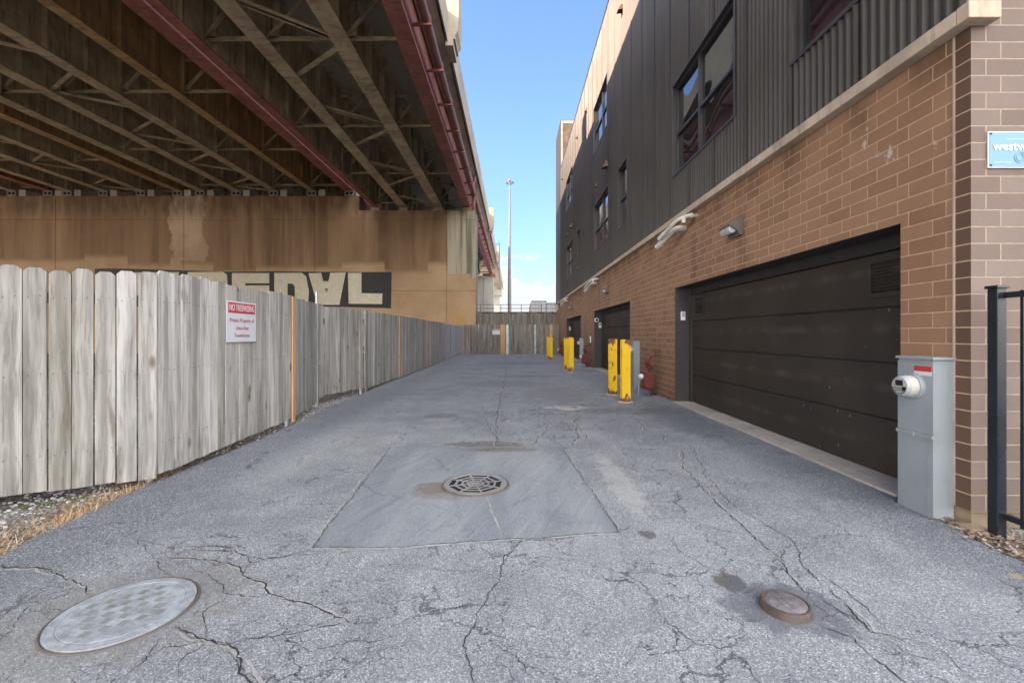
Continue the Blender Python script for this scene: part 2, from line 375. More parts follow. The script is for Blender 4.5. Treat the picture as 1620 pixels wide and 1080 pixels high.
def siding_material():
    t = NT('bronze_corrugated_metal'); p = t.pos(); X, Y, Z = t.xyz()
    a = t.noise(p, .8, 5, .6); s_ = t.noise(t.sc(p, (1,7,.25)), 1, 5, .6)
    k = t.mix(t.mr(a, .3, .7), (.024,.0185,.015), (.037,.029,.0235))
    panel = t.noise(t.comb(0.0, t.m('FLOOR', Y), 0.0), 3.1, 0)
    k = t.mix(t.mr(panel, .3, .7, 0, .3), k, (.06,.052,.046))
    k = t.mix(t.mr(s_, .5, .75, 0, .3), k, (.10,.09,.08))
    return t.done(k, t.mr(a, .3, .7, .36, .46), None, .0, .45)
M['siding'] = siding_material()

def glass_material():
    t = NT('window_glass'); p = t.pos()
    w = t.noise(t.sc(p, (1,1.0,1.4)), .9, 0, .5, .3)
    t.b.inputs['IOR'].default_value = 2.0
    return t.done((.010,.012,.016), .015, t.bump(w, .35, .05), 0, .5)
M['glass'] = glass_material()

def door_material():
    t = NT('garage_door_paint'); p = t.pos(); X, Y, Z = t.xyz()
    a = t.noise(p, 1.6, 6, .6); g = t.noise(t.sc(p, (1,3,90)), 1, 3, .5)
    k = t.mix(t.mr(a, .3, .7), (.030,.024,.020), (.046,.037,.031))
    band = t.m('MULTIPLY', t.mr(t.m('PINGPONG', t.m('ADD', Z, -.0), .275), .20, .275), t.mr(t.noise(p, 5, 4), .35, .7))
    k = t.mix(t.m('MULTIPLY', band, .35), k, (.11,.10,.09))
    v = t.vor(t.sc(p, (1,7,4.5)), 1.0); cdn = t.noise(p, 1.1, 2)
    chip = t.m('MULTIPLY', t.mr(t.m('ADD', v, t.m('MULTIPLY', t.noise(p, 40, 3), .12)), .12, .15, 1, 0), t.mr(cdn, .48, .56))
    k = t.mix(t.m('MULTIPLY', chip, .5), k, (.26,.24,.22))
    return t.done(k, t.mr(a, .3, .7, .45, .6), t.bump(g, .15, .003), 0, .4)
M['door'] = door_material()

def bollard_material():
    t = NT('chipped_yellow_paint'); p = t.vadd(t.pos(), t.comb(0.0, 0.0, 0.0)); X, Y, Z = t.xyz()
    n = t.noise(t.sc(p, (9,9,4.5)), 1, 5, .6); n2 = t.noise(p, 30, 4, .6)
    ends = t.m('ADD', t.mr(Z, .0, .22, .22, 0), t.mr(Z, 1.08, 1.24, 0, .16))
    amt = t.mr(Y, 9.2, 9.4, 0.01, .075); amt = t.m('MULTIPLY', amt, t.mr(Y, 12, 13, 1, 0))
    hgt = t.m('ADD', t.m('ADD', n, ends), amt)
    chip = t.mr(hgt, .655, .675)
    k = t.mix(t.mr(n2, .3, .7), (.78,.46,.004), (.88,.56,.012))
    rust = t.mix(t.mr(n2, .35, .65), (.10,.025,.012), (.30,.13,.08))
    k = t.mix(t.m('MULTIPLY', t.mr(hgt, .60, .66), .45), k, (.55,.20,.02))
    k = t.mix(chip, k, rust)
    return t.done(k, t.mr(chip, 0, 1, .4, .85), t.bump(chip, -.4, .003), 0, .4)
M['bollard'] = bollard_material()

def spots(t, c, lst):
    X, Y, Z = t.xyz(); f = t.noise(t.pos(), 7, 6, .7)
    for (cx_, cy, rx, ry, col, amt) in lst:
        d = t.m('ADD', t.m('POWER', t.m('DIVIDE', t.m('SUBTRACT', X, cx_), rx), 2.0), t.m('POWER', t.m('DIVIDE', t.m('SUBTRACT', Y, cy), ry), 2.0))
        q = t.mr(t.m('ADD', d, t.m('MULTIPLY', t.m('SUBTRACT', f, .5), 4.5)), .4, 1.25, amt, 0)
        c = t.mix(q, c, col)
    return c

def asphalt_material(name, patch=False):
    t = NT(name); p = t.pos(); X, Y, Z = t.xyz(); flat = t.comb(X, Y, 0.0)
    big = t.noise(flat, .45, 5, .55); mid = t.noise(flat, 2.4, 5, .6); fine = t.noise(flat, 60, 3, .75)
    long_ = t.noise(t.sc(flat, (2.0,.25,1)), 1.0, 4, .6)
    agg = t.vor(flat, 185 if not patch else 230); aggc = t.vor(flat, 185 if not patch else 230, out=1)
    ac = t.n('ShaderNodeSeparateXYZ'); t.put(ac.inputs[0], aggc)
    if patch:
        c = t.mix(t.mr(long_, .3, .7), (.175,.197,.215), (.285,.303,.315))
        rm = t.n('ShaderNodeMapping'); t.put(rm.inputs[0], flat); rm.inputs['Rotation'].default_value = (0,0,.35)
        br = t.noise(t.sc(rm.outputs[0], (26,.9,1)), 1.0, 4, .6, .4); c = t.mix(t.mr(br, .5, .72, 0, .4), c, (.37,.385,.39)); c = t.mix(t.mr(br, .28, .46, .35, 0), c, (.13,.145,.16))
    else:
        c = t.mix(t.mr(big, .34, .66), (.175,.186,.20), (.29,.30,.31)); c = t.mix(t.mr(mid, .35, .7, 0, .45), c, (.35,.362,.37))
        # darker blue-grey towards both edges, greyer wheel path in the middle
        le = t.m('ADD', t.mr(X, -3.3, -1.7, 1, 0), t.m('MULTIPLY', t.m('SUBTRACT', mid, .5), .7))
        c = t.mix(t.mr(le, .25, .8, 0, .66), c, (.10,.116,.138))
        re = t.m('ADD', t.mr(t.m('SUBTRACT', X, t.m('MULTIPLY', t.m('SUBTRACT', Y, 3.0), -.05)), 2.0, 3.1), t.m('MULTIPLY', t.m('SUBTRACT', mid, .5), .8))
        c = t.mix(t.m('MULTIPLY', t.mr(re, .3, .9, 0, .62), t.mr(Y, 12.0, 16.0, 1, .3)), c, (.12,.135,.153))
        c = t.mix(t.mr(t.m('SUBTRACT', long_, t.mr(t.m('ABSOLUTE', X), .0, 2.5, 0, .2)), .42, .62, 0, .4), c, (.36,.365,.37))
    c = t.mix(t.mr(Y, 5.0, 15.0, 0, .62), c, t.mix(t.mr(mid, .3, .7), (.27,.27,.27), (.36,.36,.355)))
    blot = t.noise(flat, .9, 5, .62); c = t.mix(t.mr(blot, .52, .68, 0, .38), c, (.11,.122,.138))
    sp = t.mr(ac.outputs[0], .66, .92); amt = .48 if not patch else .2
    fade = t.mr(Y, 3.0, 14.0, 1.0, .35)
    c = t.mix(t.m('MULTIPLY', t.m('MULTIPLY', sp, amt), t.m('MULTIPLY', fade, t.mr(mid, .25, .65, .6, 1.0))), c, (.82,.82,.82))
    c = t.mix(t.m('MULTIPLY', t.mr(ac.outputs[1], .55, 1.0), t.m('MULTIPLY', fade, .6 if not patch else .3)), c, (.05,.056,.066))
    c = t.mix(t.mr(fine, .5, .8, 0, .3), c, (.11,.115,.125))
    # crack web
    wv = t.vadd(flat, t.sc(t.noise(flat, 2.6, 5, .65, col=True), (.55,.55,0)))
    def web(scale, lo, hi):
        e = t.vor(wv, scale, 'DISTANCE_TO_EDGE'); wdt = t.m('MULTIPLY', t.noise(flat, 1.8, 3), 1.0)
        return t.m('MULTIPLY', t.mr(e, lo, hi, 1, 0), t.mr(wdt, .40, .58))
    if patch:
        cr = t.m('MULTIPLY', web(.9, .003, .008), .35)
    else:
        dal = t.m('ADD', t.m('POWER', t.m('DIVIDE', t.m('SUBTRACT', X, .25), 1.0), 2.0), t.m('POWER', t.m('DIVIDE', t.m('SUBTRACT', Y, 6.6), 1.5), 2.0))
        al = t.mr(t.m('ADD', dal, t.m('MULTIPLY', mid, .8)), .7, 1.5, 1, 0)
        al2 = t.mr(t.m('ADD', t.m('POWER', t.m('DIVIDE', t.m('ADD', X, .6), 1.9), 2.0), t.m('POWER', t.m('DIVIDE', t.m('SUBTRACT', Y, 2.2), .75), 2.0)), .6, 1.8, 1, .08)
        cr = t.m('MAXIMUM', t.m('MULTIPLY', web(4.6, .008, .028), al), t.m('MAXIMUM', t.m('MULTIPLY', web(1.3, .003, .009), .7), t.m('MULTIPLY', web(3.8, .005, .016), t.m('MULTIPLY', al2, .9))))
    c = t.mix(t.m('MULTIPLY', cr, .85), c, (.035,.035,.038))
    rust = (.17,.135,.10); dk = (.09,.09,.09); lt = (.58,.57,.54)
    if patch:
        c = spots(t, c, [(-.66,3.80,.20,.15, rust,.75), (-.56,3.62,.26,.10, rust,.4), (-.12,5.05,.4,.10, (.12,.10,.075),.7), (.0,4.6,.5,.5,(.40,.39,.37),.2)])
    else:
        x1 = gp(1024, 845); x2 = gp(1152, 920); x3 = gp(1240, 958); x4 = gp(895, 644); x5 = gp(880, 622); x6 = gp(700, 657); x7 = gp(1015, 650)
        c = spots(t, c, [(x1[0],x1[1],.06,.06,dk,.8), (x2[0],x2[1],.085,.10,(.09,.08,.07),.8), (x3[0],x3[1],.30,.24,(.10,.11,.125),.7),
                         (x4[0],x4[1],.42,.16,(.5,.5,.5),.75), (x5[0],x5[1],.7,1.3,(.22,.21,.19),.5), (x6[0],x6[1],.28,.28,dk,.45), (x7[0],x7[1],1.3,.35,(.14,.14,.14),.55),
                         (-.35,5.33,.5,.14,(.15,.12,.09),.75), (-.3,11.8,1.3,.8,(.2,.2,.2),.5), (.4,14.0,1.0,.5,dk,.35), (.1,20.5,1.6,1.2,dk,.3),
                         (-1.85,2.11,.52,.46,(.20,.19,.17),.45), (.95,4.0,.13,.9,(.5,.49,.45),.35), (2.6,7.0,.5,1.5,(.12,.125,.13),.5), (2.93,2.34,.05,.05,(.5,.38,.1),.6), (2.75,2.42,.03,.03,(.5,.38,.1),.5)])
    hgt = t.m('ADD', t.m('MULTIPLY', t.m('SUBTRACT', 1.0, agg), .5), t.m('ADD', fine, t.m('MULTIPLY', cr, -4.0)))
    return t.done(c, t.mr(mid, .3, .7, .72, .9), t.bump(hgt, .55 if not patch else .35, .004), 0, .35)
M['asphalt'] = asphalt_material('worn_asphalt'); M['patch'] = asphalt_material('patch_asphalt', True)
M['crack'] = paint('crack_fill', (.03,.03,.03), .95, dirt=(.12,.10,.08), damt=.5)
M['crack_edge'] = paint('crack_edge_sand', (.38,.36,.33), .95, damt=.3, bumpy=.6)
def ground_material():
    t = NT('gravelly_dirt'); p = t.pos(); v = t.vor(p, 38, out=1); q = t.n('ShaderNodeSeparateXYZ'); t.put(q.inputs[0], v)
    n = t.noise(p, 1.5, 6, .65)
    c = t.mix(t.mr(n, .35, .65), (.12,.095,.07), (.27,.255,.235)); c = t.mix(t.m('MULTIPLY', t.mr(q.outputs[0], .4, 1), .55), c, (.45,.44,.42))
    return t.done(c, .95, t.bump(t.vor(p, 38), .8, .02), 0, .2)
M['dirt'] = ground_material()
M['mh_iron'] = paint('worn_cover_iron', (.31,.335,.355), .7, .0, var=.22, scale=14, dirt=(.17,.165,.15), damt=.75, bumpy=.9)
M['mh_dark'] = paint('cover_recess_iron', (.20,.21,.205), .8, dirt=(.13,.1,.07), damt=.6, bumpy=.5)
M['rust'] = paint('rust_ring', (.12,.10,.085), .9, dirt=(.22,.12,.06), damt=.6, scale=8, bumpy=.6)
M['grate'] = paint('grate_iron', (.27,.26,.255), .65, .15, dirt=(.2,.13,.09), damt=.5, bumpy=.4)
M['valve_side'] = paint('valve_side_iron', (.085,.065,.055), .8, 0, var=.3, scale=12, dirt=(.30,.13,.04), damt=.85, bumpy=.6)
M['valve'] = paint('valve_iron', (.22,.20,.205), .6, .2, var=.25, scale=14, dirt=(.12,.07,.05), damt=.4, bumpy=.5)
def multi(name, cols):
    t = NT(name); i = t.isl(); c = cols[0]
    for k in range(1, len(cols)): c = t.mix(t.mr(i, k/len(cols)-.02, k/len(cols)), c, cols[k])
    return t.done(c, .9, None, 0, .2)
M['straw'] = multi('dry_straw', [(.42,.27,.13), (.55,.41,.24), (.30,.15,.07), (.48,.37,.26), (.20,.12,.07)])
M['chips'] = multi('wood_chips', [(.20,.12,.08), (.40,.29,.21), (.13,.075,.05), (.50,.42,.34), (.26,.19,.15)])
M['stones'] = multi('stones', [(.36,.36,.36), (.48,.47,.46), (.25,.25,.25), (.55,.53,.5)])

# ================================================================== GROUND
g = MB(); g.quad((-600,-300,-.045), (600,-300,-.045), (600,1200,-.045), (-600,1200,-.045))
tag(g.build('ground', M['dirt']), 'gravelly brown dirt ground under the bridges', None, None, 'structure')
left = [(-3.0,-14), (-3.02,1.5), (-3.05,2.63), (-3.11,2.9), (-3.17,3.3), (-3.2,3.6), (-3.22,3.95), (-3.2,4.6), (-3.2,5.6), (-3.22,6.5), (-3.25,7.05), (-3.34,7.7), (-3.38,8.2), (-3.36,9.0), (-3.35,9.6), (-3.38,10.3), (-3.43,11.2), (-3.5,12.4), (-3.6,14.5), (-3.8,30.2)]
right = [(3.17,30.2), (3.17,3.3), (3.08,3.1), (2.98,2.9), (2.96,2.5), (2.95,1.5), (2.95,-14)]
ap = MB()
def jit(pts, step=.18, a=.018):
    out = []
    for (p, q) in zip(pts, pts[1:]):
        L = math.dist(p, q); n = max(1, int(L/step)) if L < 3 else 1
        for k in range(n):
            t = k/n; out.append((p[0]+(q[0]-p[0])*t + random.uniform(-a, a)*(n > 1), p[1]+(q[1]-p[1])*t))
    return out + [pts[-1]]
poly = jit(left) + right
ap.prism(poly, lambda x, y: (x, y, -.06), lambda x, y: (x, y, 0))
def crack(pts, w=.010, jitter=.018, z=.0028, edge=0.0, mi=1, taper=True):
    P = []
    for (a, b) in zip(pts, pts[1:]):
        L = math.dist(a, b); n = max(2, int(L/.022))
        for k in range(n):
            t = k/n; P.append((a[0]+(b[0]-a[0])*t, a[1]+(b[1]-a[1])*t))
    P.append(pts[-1]); N = len(P); ox = oy = 0; Q = []
    for i, (x, y) in enumerate(P):
        ox = ox*.86 + random.uniform(-1, 1)*jitter*.45; oy = oy*.86 + random.uniform(-1, 1)*jitter*.45; Q.append((x+ox, y+oy))
    Lp = []; Rp = []
    for i, (x, y) in enumerate(Q):
        a = Q[max(0, i-1)]; b = Q[min(N-1, i+1)]; dx = b[0]-a[0]; dy = b[1]-a[1]; l = math.hypot(dx, dy) or 1
        ww = w*random.uniform(.25, 1.25)*(min(1, min(i, N-1-i)/5 + .15) if taper else 1)
        Lp.append((x - dy/l*ww/2, y + dx/l*ww/2, z)); Rp.append((x + dy/l*ww/2, y - dx/l*ww/2, z))
    n0 = len(ap.v); ap.v += Lp + Rp
    for i in range(N-1): ap.f.append((n0+i, n0+N+i, n0+N+i+1, n0+i+1)); ap.m.append(mi)
    return Q
def px(*l): return [gp(x, y) for (x, y) in l]
def c1(*l): return [gp(1000+x/2.613, 800+y/2.613) for (x, y) in l]
def c8(*l): return [gp(x/3.24, 800+y/3.24) for (x, y) in l]
CR = [(px((1075,712),(1085,742),(1108,768),(1141,800),(1180,832),(1229,882),(1254,911),(1283,943)), .010),
      (px((1090,700),(1120,757),(1165,800),(1200,821),(1245,850),(1266,876),(1280,898),(1312,930)), .007),
      (px((1312,930),(1352,972),(1383,999),(1413,1007),(1448,1026)), .010), (px((1290,905),(1352,950),(1400,1000)), .006), (px((1285,940),(1345,975),(1383,1000)), .006),
      (c1((770,490),(900,530),(950,590),(1100,700),(1160,760),(1300,860)), .008), (c1((800,450),(880,440),(960,500)), .005),
      (c1((120,110),(165,130),(215,190),(270,240),(350,275)), .005), (c1((450,370),(520,350),(560,330)), .004), (c1((340,100),(350,150),(430,200),(520,230)), .003),
      (c8((-250,300),(0,320),(180,320),(260,345),(410,390),(470,450)), .011), (c8((880,630),(1000,680),(1070,690),(1170,740),(1240,800),(1330,900),(1400,1000)), .012),
      (c8((1065,690),(1078,610),(1066,540),(1150,480)), .006), (c8((1180,690),(1340,680),(1560,645),(1720,600),(1900,560)), .006), (c8((1400,900),(1500,860),(1620,850)), .006),
      (c8((690,180),(900,215),(1080,208),(1200,230),(1290,290),(1400,265),(1560,225)), .007), (c8((820,270),(1040,275),(1210,315),(1260,365),(1330,385),(1400,460),(1500,485),(1620,520),(1800,610)), .010),
      (c8((600,920),(700,810),(790,700),(810,650)), .006), (c8((0,700),(130,560),(200,500),(330,455),(430,400)), .006), (c8((700,170),(820,320),(880,370)), .006), (c8((0,870),(60,900),(110,820)), .004),
      (c8((960,340),(1080,350),(1150,400),(1170,460),(1390,465)), .006), (c8((1260,370),(1180,440),(1100,420)), .004), (c8((1240,760),(1330,690),(1440,640),(1560,530)), .004),
      (px((830,852),(800,880),(785,930),(760,975),(740,1010),(752,1090)), .008), (px((795,848),(812,858),(900,850),(985,842),(1010,830)), .007), (px((752,990),(820,1040),(860,1100)), .005),
      (px((497,868),(420,885),(360,872),(300,868)), .006), (px((560,900),(640,890),(700,905),(780,900)), .004), (px((975,790),(1010,800),(1035,820),(1150,812)), .004),
      (px((890,706),(1000,700),(1080,690),(1200,688)), .003), (px((870,640),(905,665),(915,690),(905,705)), .014), (px((845,640),(870,670),(850,700),(835,706)), .012), (px((760,640),(770,670),(790,700)), .010), (px((905,665),(930,690),(925,700)), .01), (px((800,560),(800,600),(790,640),(783,706)), .014),
      (px((1005,660),(1020,680),(1050,690),(1055,700)), .01), (px((1440,1010),(1500,1040),(1560,1090)), .004), (px((620,990),(700,960),(800,955)), .004), (px((330,1015),(420,1010),(500,1030),(640,1000)), .004)]
for (pp, w) in CR:
    if w > .0085: crack(pp, w*1.3, .022, .0022, mi=2)
    crack(pp, w*.8, .026)
    if w >= .006:
        for k in range(max(1, len(pp)//2)):
            a = random.choice(pp); th = random.uniform(0, 6.28); L = random.uniform(.08, .28)
            crack([a, (a[0]+math.cos(th)*L*.6, a[1]+math.sin(th)*L*.6), (a[0]+math.cos(th+.5)*L, a[1]+math.sin(th+.5)*L)], w*.35, .02)
asph = ap.build('alley_pavement', [M['asphalt'], M['crack'], M['crack_edge']], recalc=False)
tag(asph, 'worn grey asphalt alley with cracks', None, None, 'structure')
# fix orientation of thin faces
bm = bmesh.new(); bm.from_mesh(asph.data)
for f in bm.faces:
    if f.normal.z < 0 and f.calc_center_median().z > -.01: f.normal_flip()
bm.to_mesh(asph.data); bm.free()
pt = MB(); corners = [(-1.43,5.16), (.567,5.2), (.706,2.94), (-.1,2.83), (-.75,2.73), (-1.238,2.73)]
pt.prism(jit(corners + [corners[0]], .07, .014)[:-1], lambda x, y: (x, y, .001), lambda x, y: (x, y, .006))
tag(pt.build('pavement_patch', M['patch']), 'smooth blue-grey square asphalt patch around the drain', None, None, 'structure')
ap2 = MB()
for (a, b) in zip(corners, corners[1:] + corners[:1]):
    ap = ap2; Lx = crack([a, b], .006, .016, .0085, mi=0, taper=False)
    crack([(a[0]*1.015, a[1]*1.0), (b[0]*1.015, b[1]*1.0)], .016, .026, .0035, mi=1)
ap2.m = list(ap2.m)
for (pp) in (px((770,785),(778,810),(788,835),(795,852)),): crack(pp, .016, .006, .0075, mi=1)
tag(ap2.build('patch_seam', [M['crack'], M['crack_edge']], recalc=False), 'dark seam around the asphalt patch', None, None, 'structure')
# small flat iron disk in the pavement
x, y = gp(900, 645)
d = MB(); d.lathe([(0,.012), (.09,.012), (.10,.008), (.2,.005), (.23,.0)], (x, y, 0), n=28); d.lathe([(0,.014), (.06,.014), (.062,.010)], (x+.09, y, 0), n=20, mi=1)
tag(d.build('utility_cover', [M['apron'], M['mh_dark']], smooth=True), 'small round cover in a pale ring in front of the near bollards', 'utility cover')

# ---- manhole, drain, valve
def disc_label(o, l, c): return tag(o, l, c)
mx, my, mr_ = -1.85, 2.11, .283
mh = thing('manhole_cover', 'large round pale iron manhole cover with square studs in the lower left pavement', 'manhole cover', (mx, my, 0))
r = MB(); r.lathe([(mr_+.012,.001), (mr_+.010,.006), (mr_+.003,.008), (mr_,.004), (mr_-.004,.002)], (0,0,0), n=64); r.build('frame_ring', M['rust'], mh, smooth=True)
c = MB(); c.lathe([(mr_-.004,.0), (mr_-.006,.010), (mr_-.045,.0115), (mr_-.047,.0095), (mr_-.050,.0095), (mr_-.052,.0115), (.012,.012), (0,.012)], (0,0,0), n=64)
c.build('cover_plate', M['mh_iron'], mh, smooth=True)
s_ = MB(); rot = R(38)
for i in range(-3, 4):
    for j in range(-3, 4):
        if abs(i)+abs(j) > 9: continue
        x = i*.064; y = j*.064; X = x*math.cos(rot)-y*math.sin(rot); Y = x*math.sin(rot)+y*math.cos(rot)
        if math.hypot(X, Y) > .19: continue
        s_.obox((X, Y, .0118), (math.cos(rot+.785)*.020*random.uniform(.7,1.1), math.sin(rot+.785)*.020, 0), (-math.sin(rot+.785)*.017, math.cos(rot+.785)*.017, 0), (0,0,.0012))
s_.build('stud_pattern', M['mh_dark'], mh)
dg = thing('storm_drain_grate', 'round spiderweb iron drain grate in the middle of the asphalt patch', 'drain grate', (-.33, 3.87, .006))
b = MB(); b.lathe([(0,.0115), (.262,.0115), (.262,.001)], (0,0,0), n=40); b.build('drain_dark_disc', M['dark'], dg)  # flat black disc stands in for the shade down the hole
r = MB(); r.lathe([(.30,.0), (.295,.012), (.282,.014), (.278,.002)], (0,0,0), n=48); r.build('frame_ring', M['rust'], dg, smooth=True)
gm = MB()
def plate(P): gm.prism([(p[0], p[1]) for p in P], lambda x, y: (x, y, .0125), lambda x, y: (x, y, .016))
rad = [0, .030, .060, .082, .114, .134, .172, .192, .242, .276]; ns = 8
for s in range(ns):
    t0 = 2*math.pi*s/ns + .3; t1 = 2*math.pi*(s+1)/ns + .3; tm = (t0+t1)/2; ca = math.cos((t1-t0)/2)
    def gpt(rr, th): q = rr*ca/math.cos(th-tm); return (q*math.cos(th), q*math.sin(th), .016)
    for k in range(len(rad)-1):
        r0, r1 = rad[k], rad[k+1]; slot = k % 2 == 1; a0 = min(.33, .0095/max(r0, .03)); a1 = min(.33, .0095/r1)
        A = [gpt(r0, t) for t in (t0, t0+a0, t1-a0, t1)]; B = [gpt(r1, t) for t in (t0, t0+a1, t1-a1, t1)]
        for j in range(3):
            if slot and j == 1: continue
            if r0 == 0: plate([(0,0,.016), B[j], B[j+1]]); continue
            if k == len(rad)-2:
                th = [t0, t0+a1, t1-a1, t1]; arc = [(r1*math.cos(th[j]+(th[j+1]-th[j])*q/8), r1*math.sin(th[j]+(th[j+1]-th[j])*q/8), .016) for q in range(9)]
                plate([A[j]] + arc + [A[j+1]])
            else: plate([A[j], B[j], B[j+1], A[j+1]])
go = gm.build('grate_plate', M['grate'], dg)
vc = thing('valve_cover', 'small raised round rusty valve cover in the lower right pavement', 'valve cover', (1.31, 2.13, 0)); vc.scale = (.88, .88, 1)
vx = MB(); vx.lathe([(.128,.0), (.126,.010), (.121,.032), (.118,.036), (.108,.037), (.106,.034)], (0,0,0), n=40); vx.build('valve_body', M['valve_side'], vc, smooth=True)
vx = MB(); vx.lathe([(0,.036), (.100,.036), (.1055,.033)], (0,0,0), n=40)
vx.obox((0.01,0,.0365), (.003,.0,0), (0,.075,0), (0,0,.0015)); vx.obox((-.03,0.02,.0365), (.002,.0,0), (0,.05,0), (0,0,.0012)); vx.obox((-.075,.01,.0365), (.012,0,0), (0,.006,0), (0,0,.0015))
for k in range(14):
    th = random.uniform(0,6.28); rr = random.uniform(.02,.09); vx.obox((rr*math.cos(th), rr*math.sin(th), .0365), (.005,0,0), (0,.005,0), (0,0,.001))
vx.build('valve_lid', M['valve'], vc, smooth=True)

# ---- loose stuff along the edges
def stuff_straw():
    m = MB()
    for k in range(2600):
        Y = random.uniform(1.6, 4.3); fx = -3.06 - max(0, Y-2.6)*.09; X = fx - abs(random.gauss(0, .16 if Y > 3 else .3)) + random.uniform(-.02,.05)
        L = random.uniform(.03, .12); th = random.gauss(R(120), .7); tilt = random.uniform(0, .35) if random.random() < .93 else random.uniform(.6, 1.3)
        d = Vector((math.cos(th)*math.cos(tilt), math.sin(th)*math.cos(tilt), math.sin(tilt))); w = random.uniform(.0015, .0035)
        s = d.cross(Vector((0,0,1))).normalized()*w; p = Vector((X, Y, -.035 + random.uniform(0,.03)))
        m.add([p-s, p+s, p+d*L+s*.3, p+d*L-s*.3], [(0,1,2,3)])
    return m
tag(stuff_straw().build('dry_grass', M['straw'], recalc=False), 'dry straw litter between the asphalt and the near fence', None, None, 'stuff')
st = MB()
def stone(m, x, y, z, r_):
    n = 6; vs = []
    for (h_, k) in ((-.3,.8), (.35,.75)):
        for i in range(n):
            t = 2*math.pi*i/n + random.uniform(-.2,.2); q = r_*k*random.uniform(.75,1.2); vs.append((x+math.cos(t)*q, y+math.sin(t)*q, z+h_*r_))
    vs.append((x, y, z+.55*r_)); m.add(vs, [(i,(i+1)%n,n+(i+1)%n,n+i) for i in range(n)] + [(n+i, n+(i+1)%n, 2*n) for i in range(n)])
for k in range(1500):
    Y = random.uniform(1.4, 4.2); X = -3.12 - max(0, Y-2.6)*.09 - random.uniform(0, .9); stone(st, X, Y, -.035, random.choice([.004,.006,.008,.012,.018]))
for k in range(700):
    Y = random.uniform(4.2, 11); base = -3.22 if Y < 6.5 else -3.34; stone(st, base - random.uniform(-.03,.45), Y, -.035 if random.random() < .8 else .002, random.choice([.004,.006,.01,.014]))
for k in range(900):
    Y = random.uniform(2.2, 10); X = random.uniform(-2.9, 2.9); stone(st, X, Y, .001, random.choice([.0015,.0022,.003,.0045]))
tag(st.build('gravel', M['stones']), 'loose grey gravel beside the fence and on the asphalt', None, None, 'stuff')
mc = MB()
for k in range(2600):
    Y = random.uniform(1.2, 3.2); X = 2.95 + random.random()**1.2*1.1
    if Y > 3.02 and X > 3.14: continue
    if Y < 3.0: X += random.uniform(-.03, .03)
    if Y > 2.9: X = random.uniform(3.0, 3.15)
    th = random.uniform(0, 3.14); L = random.uniform(.008,.032); w = random.uniform(.003,.009); ti = random.uniform(-.4,.4)
    d = Vector((math.cos(th)*math.cos(ti), math.sin(th)*math.cos(ti), math.sin(ti))); s = d.cross(Vector((0,0,1))).normalized()
    mc.obox((X, Y, -.012 + random.uniform(0,.03)), d*L, s*w, d.cross(s)*.0015)
tag(mc.build('wood_chips', M['chips']), 'brown wood chip mulch around the black gate post', None, None, 'stuff')
ms = MB()
for (x, y, r_) in ((-3.74,3.52,.05), (-3.60,3.60,.045), (-3.53,3.66,.04), (-3.83,3.47,.04)): [stone(ms, x+random.uniform(-.05,.05), y+random.uniform(-.03,.03), -.03, r_*random.uniform(.2,.45)) for _ in range(9)]
tag(ms.build('moss', M['moss'], smooth=True), 'green moss tuft at the foot of the near fence', None, None, 'stuff')
bs = MB(); stone(bs, -4.0, 3.3, -.01, .11); tag(bs.build('field_stone', M['stones']), 'grey stone at the foot of the near fence by the left edge', 'stone')
fs = MB(); stone(fs, 3.1, 3.0, -.01, .1); stone(fs, 3.17, 2.99, -.02, .08); stone(fs, 3.04, 3.05, -.02, .07)
tag(fs.build('broken_footing', M['footing']), 'rough tan lump of concrete under the brick corner', 'concrete lump')

# ================================================================== FENCES
def boards(m, p0, p1, z0, z1, w=.14, th=.018, gap=.006, ear=.03, wig=.004, warp=None):
    p0 = Vector((*p0, 0)); p1 = Vector((*p1, 0)); d = (p1-p0); L = d.length; d.normalize(); nrm = Vector((d.y, -d.x, 0))
    n = max(1, round(L/w)); w = L/n
    for i in range(n):
        a = i*w + gap/2*random.uniform(.4,1.6); b = (i+1)*w - gap/2*random.uniform(.4,1.6); zt = z1(i/n) if callable(z1) else z1; zb = z0(i/n) if callable(z0) else z0
        zt += random.uniform(-.012,.012); zb += random.uniform(-.01,.01); off = random.uniform(-wig, wig); tw = random.uniform(-.003,.003)
        poly = [(a,zb), (b,zb), (b,zt-ear), (b-ear,zt), (a+ear,zt), (a,zt-ear)]
        lean = random.uniform(-.003,.003)
        f0 = lambda s, z: tuple(p0 + d*(s+lean*(z-1)) + nrm*(off + tw*(s-a)/w*2) + Vector((0,0,z)))
        f1 = lambda s, z: tuple(p0 + d*(s+lean*(z-1)) + nrm*(off + tw*(s-a)/w*2 + th) + Vector((0,0,z)))
        m.prism(poly, f0, f1)
def rails(parent, mat, p0, p1, zs, back=.05):
    p0 = Vector((*p0, 0)); p1 = Vector((*p1, 0)); d = (p1-p0).normalized(); nrm = Vector((d.y, -d.x, 0))
    for z in zs:
        m = MB(); m.bar(p0 - nrm*back + Vector((0,0,z)), p1 - nrm*back + Vector((0,0,z)), .038, .085); m.build('rail', mat, parent, parent.location)
def nails(parent, p0, p1, zs, w=.142):
    p0 = Vector((*p0, 0)); p1 = Vector((*p1, 0)); d = (p1-p0); L = d.length; d.normalize(); nrm = Vector((d.y, -d.x, 0)); m = MB(); k = max(1, round(L/w)); w = L/k
    for i in range(k):
        for z in zs:
            for q in (.25, .75):
                c = p0 + d*(w*(i+q+random.uniform(-.06,.06))) + nrm*.024 + Vector((0,0,z+random.uniform(-.012,.012))); m.cyl(c - nrm*.004, c + nrm*.001, .0035, n=7)
    o = m.build('nail_heads', M['nail'], parent, parent.location); tag(o, kind='stuff')
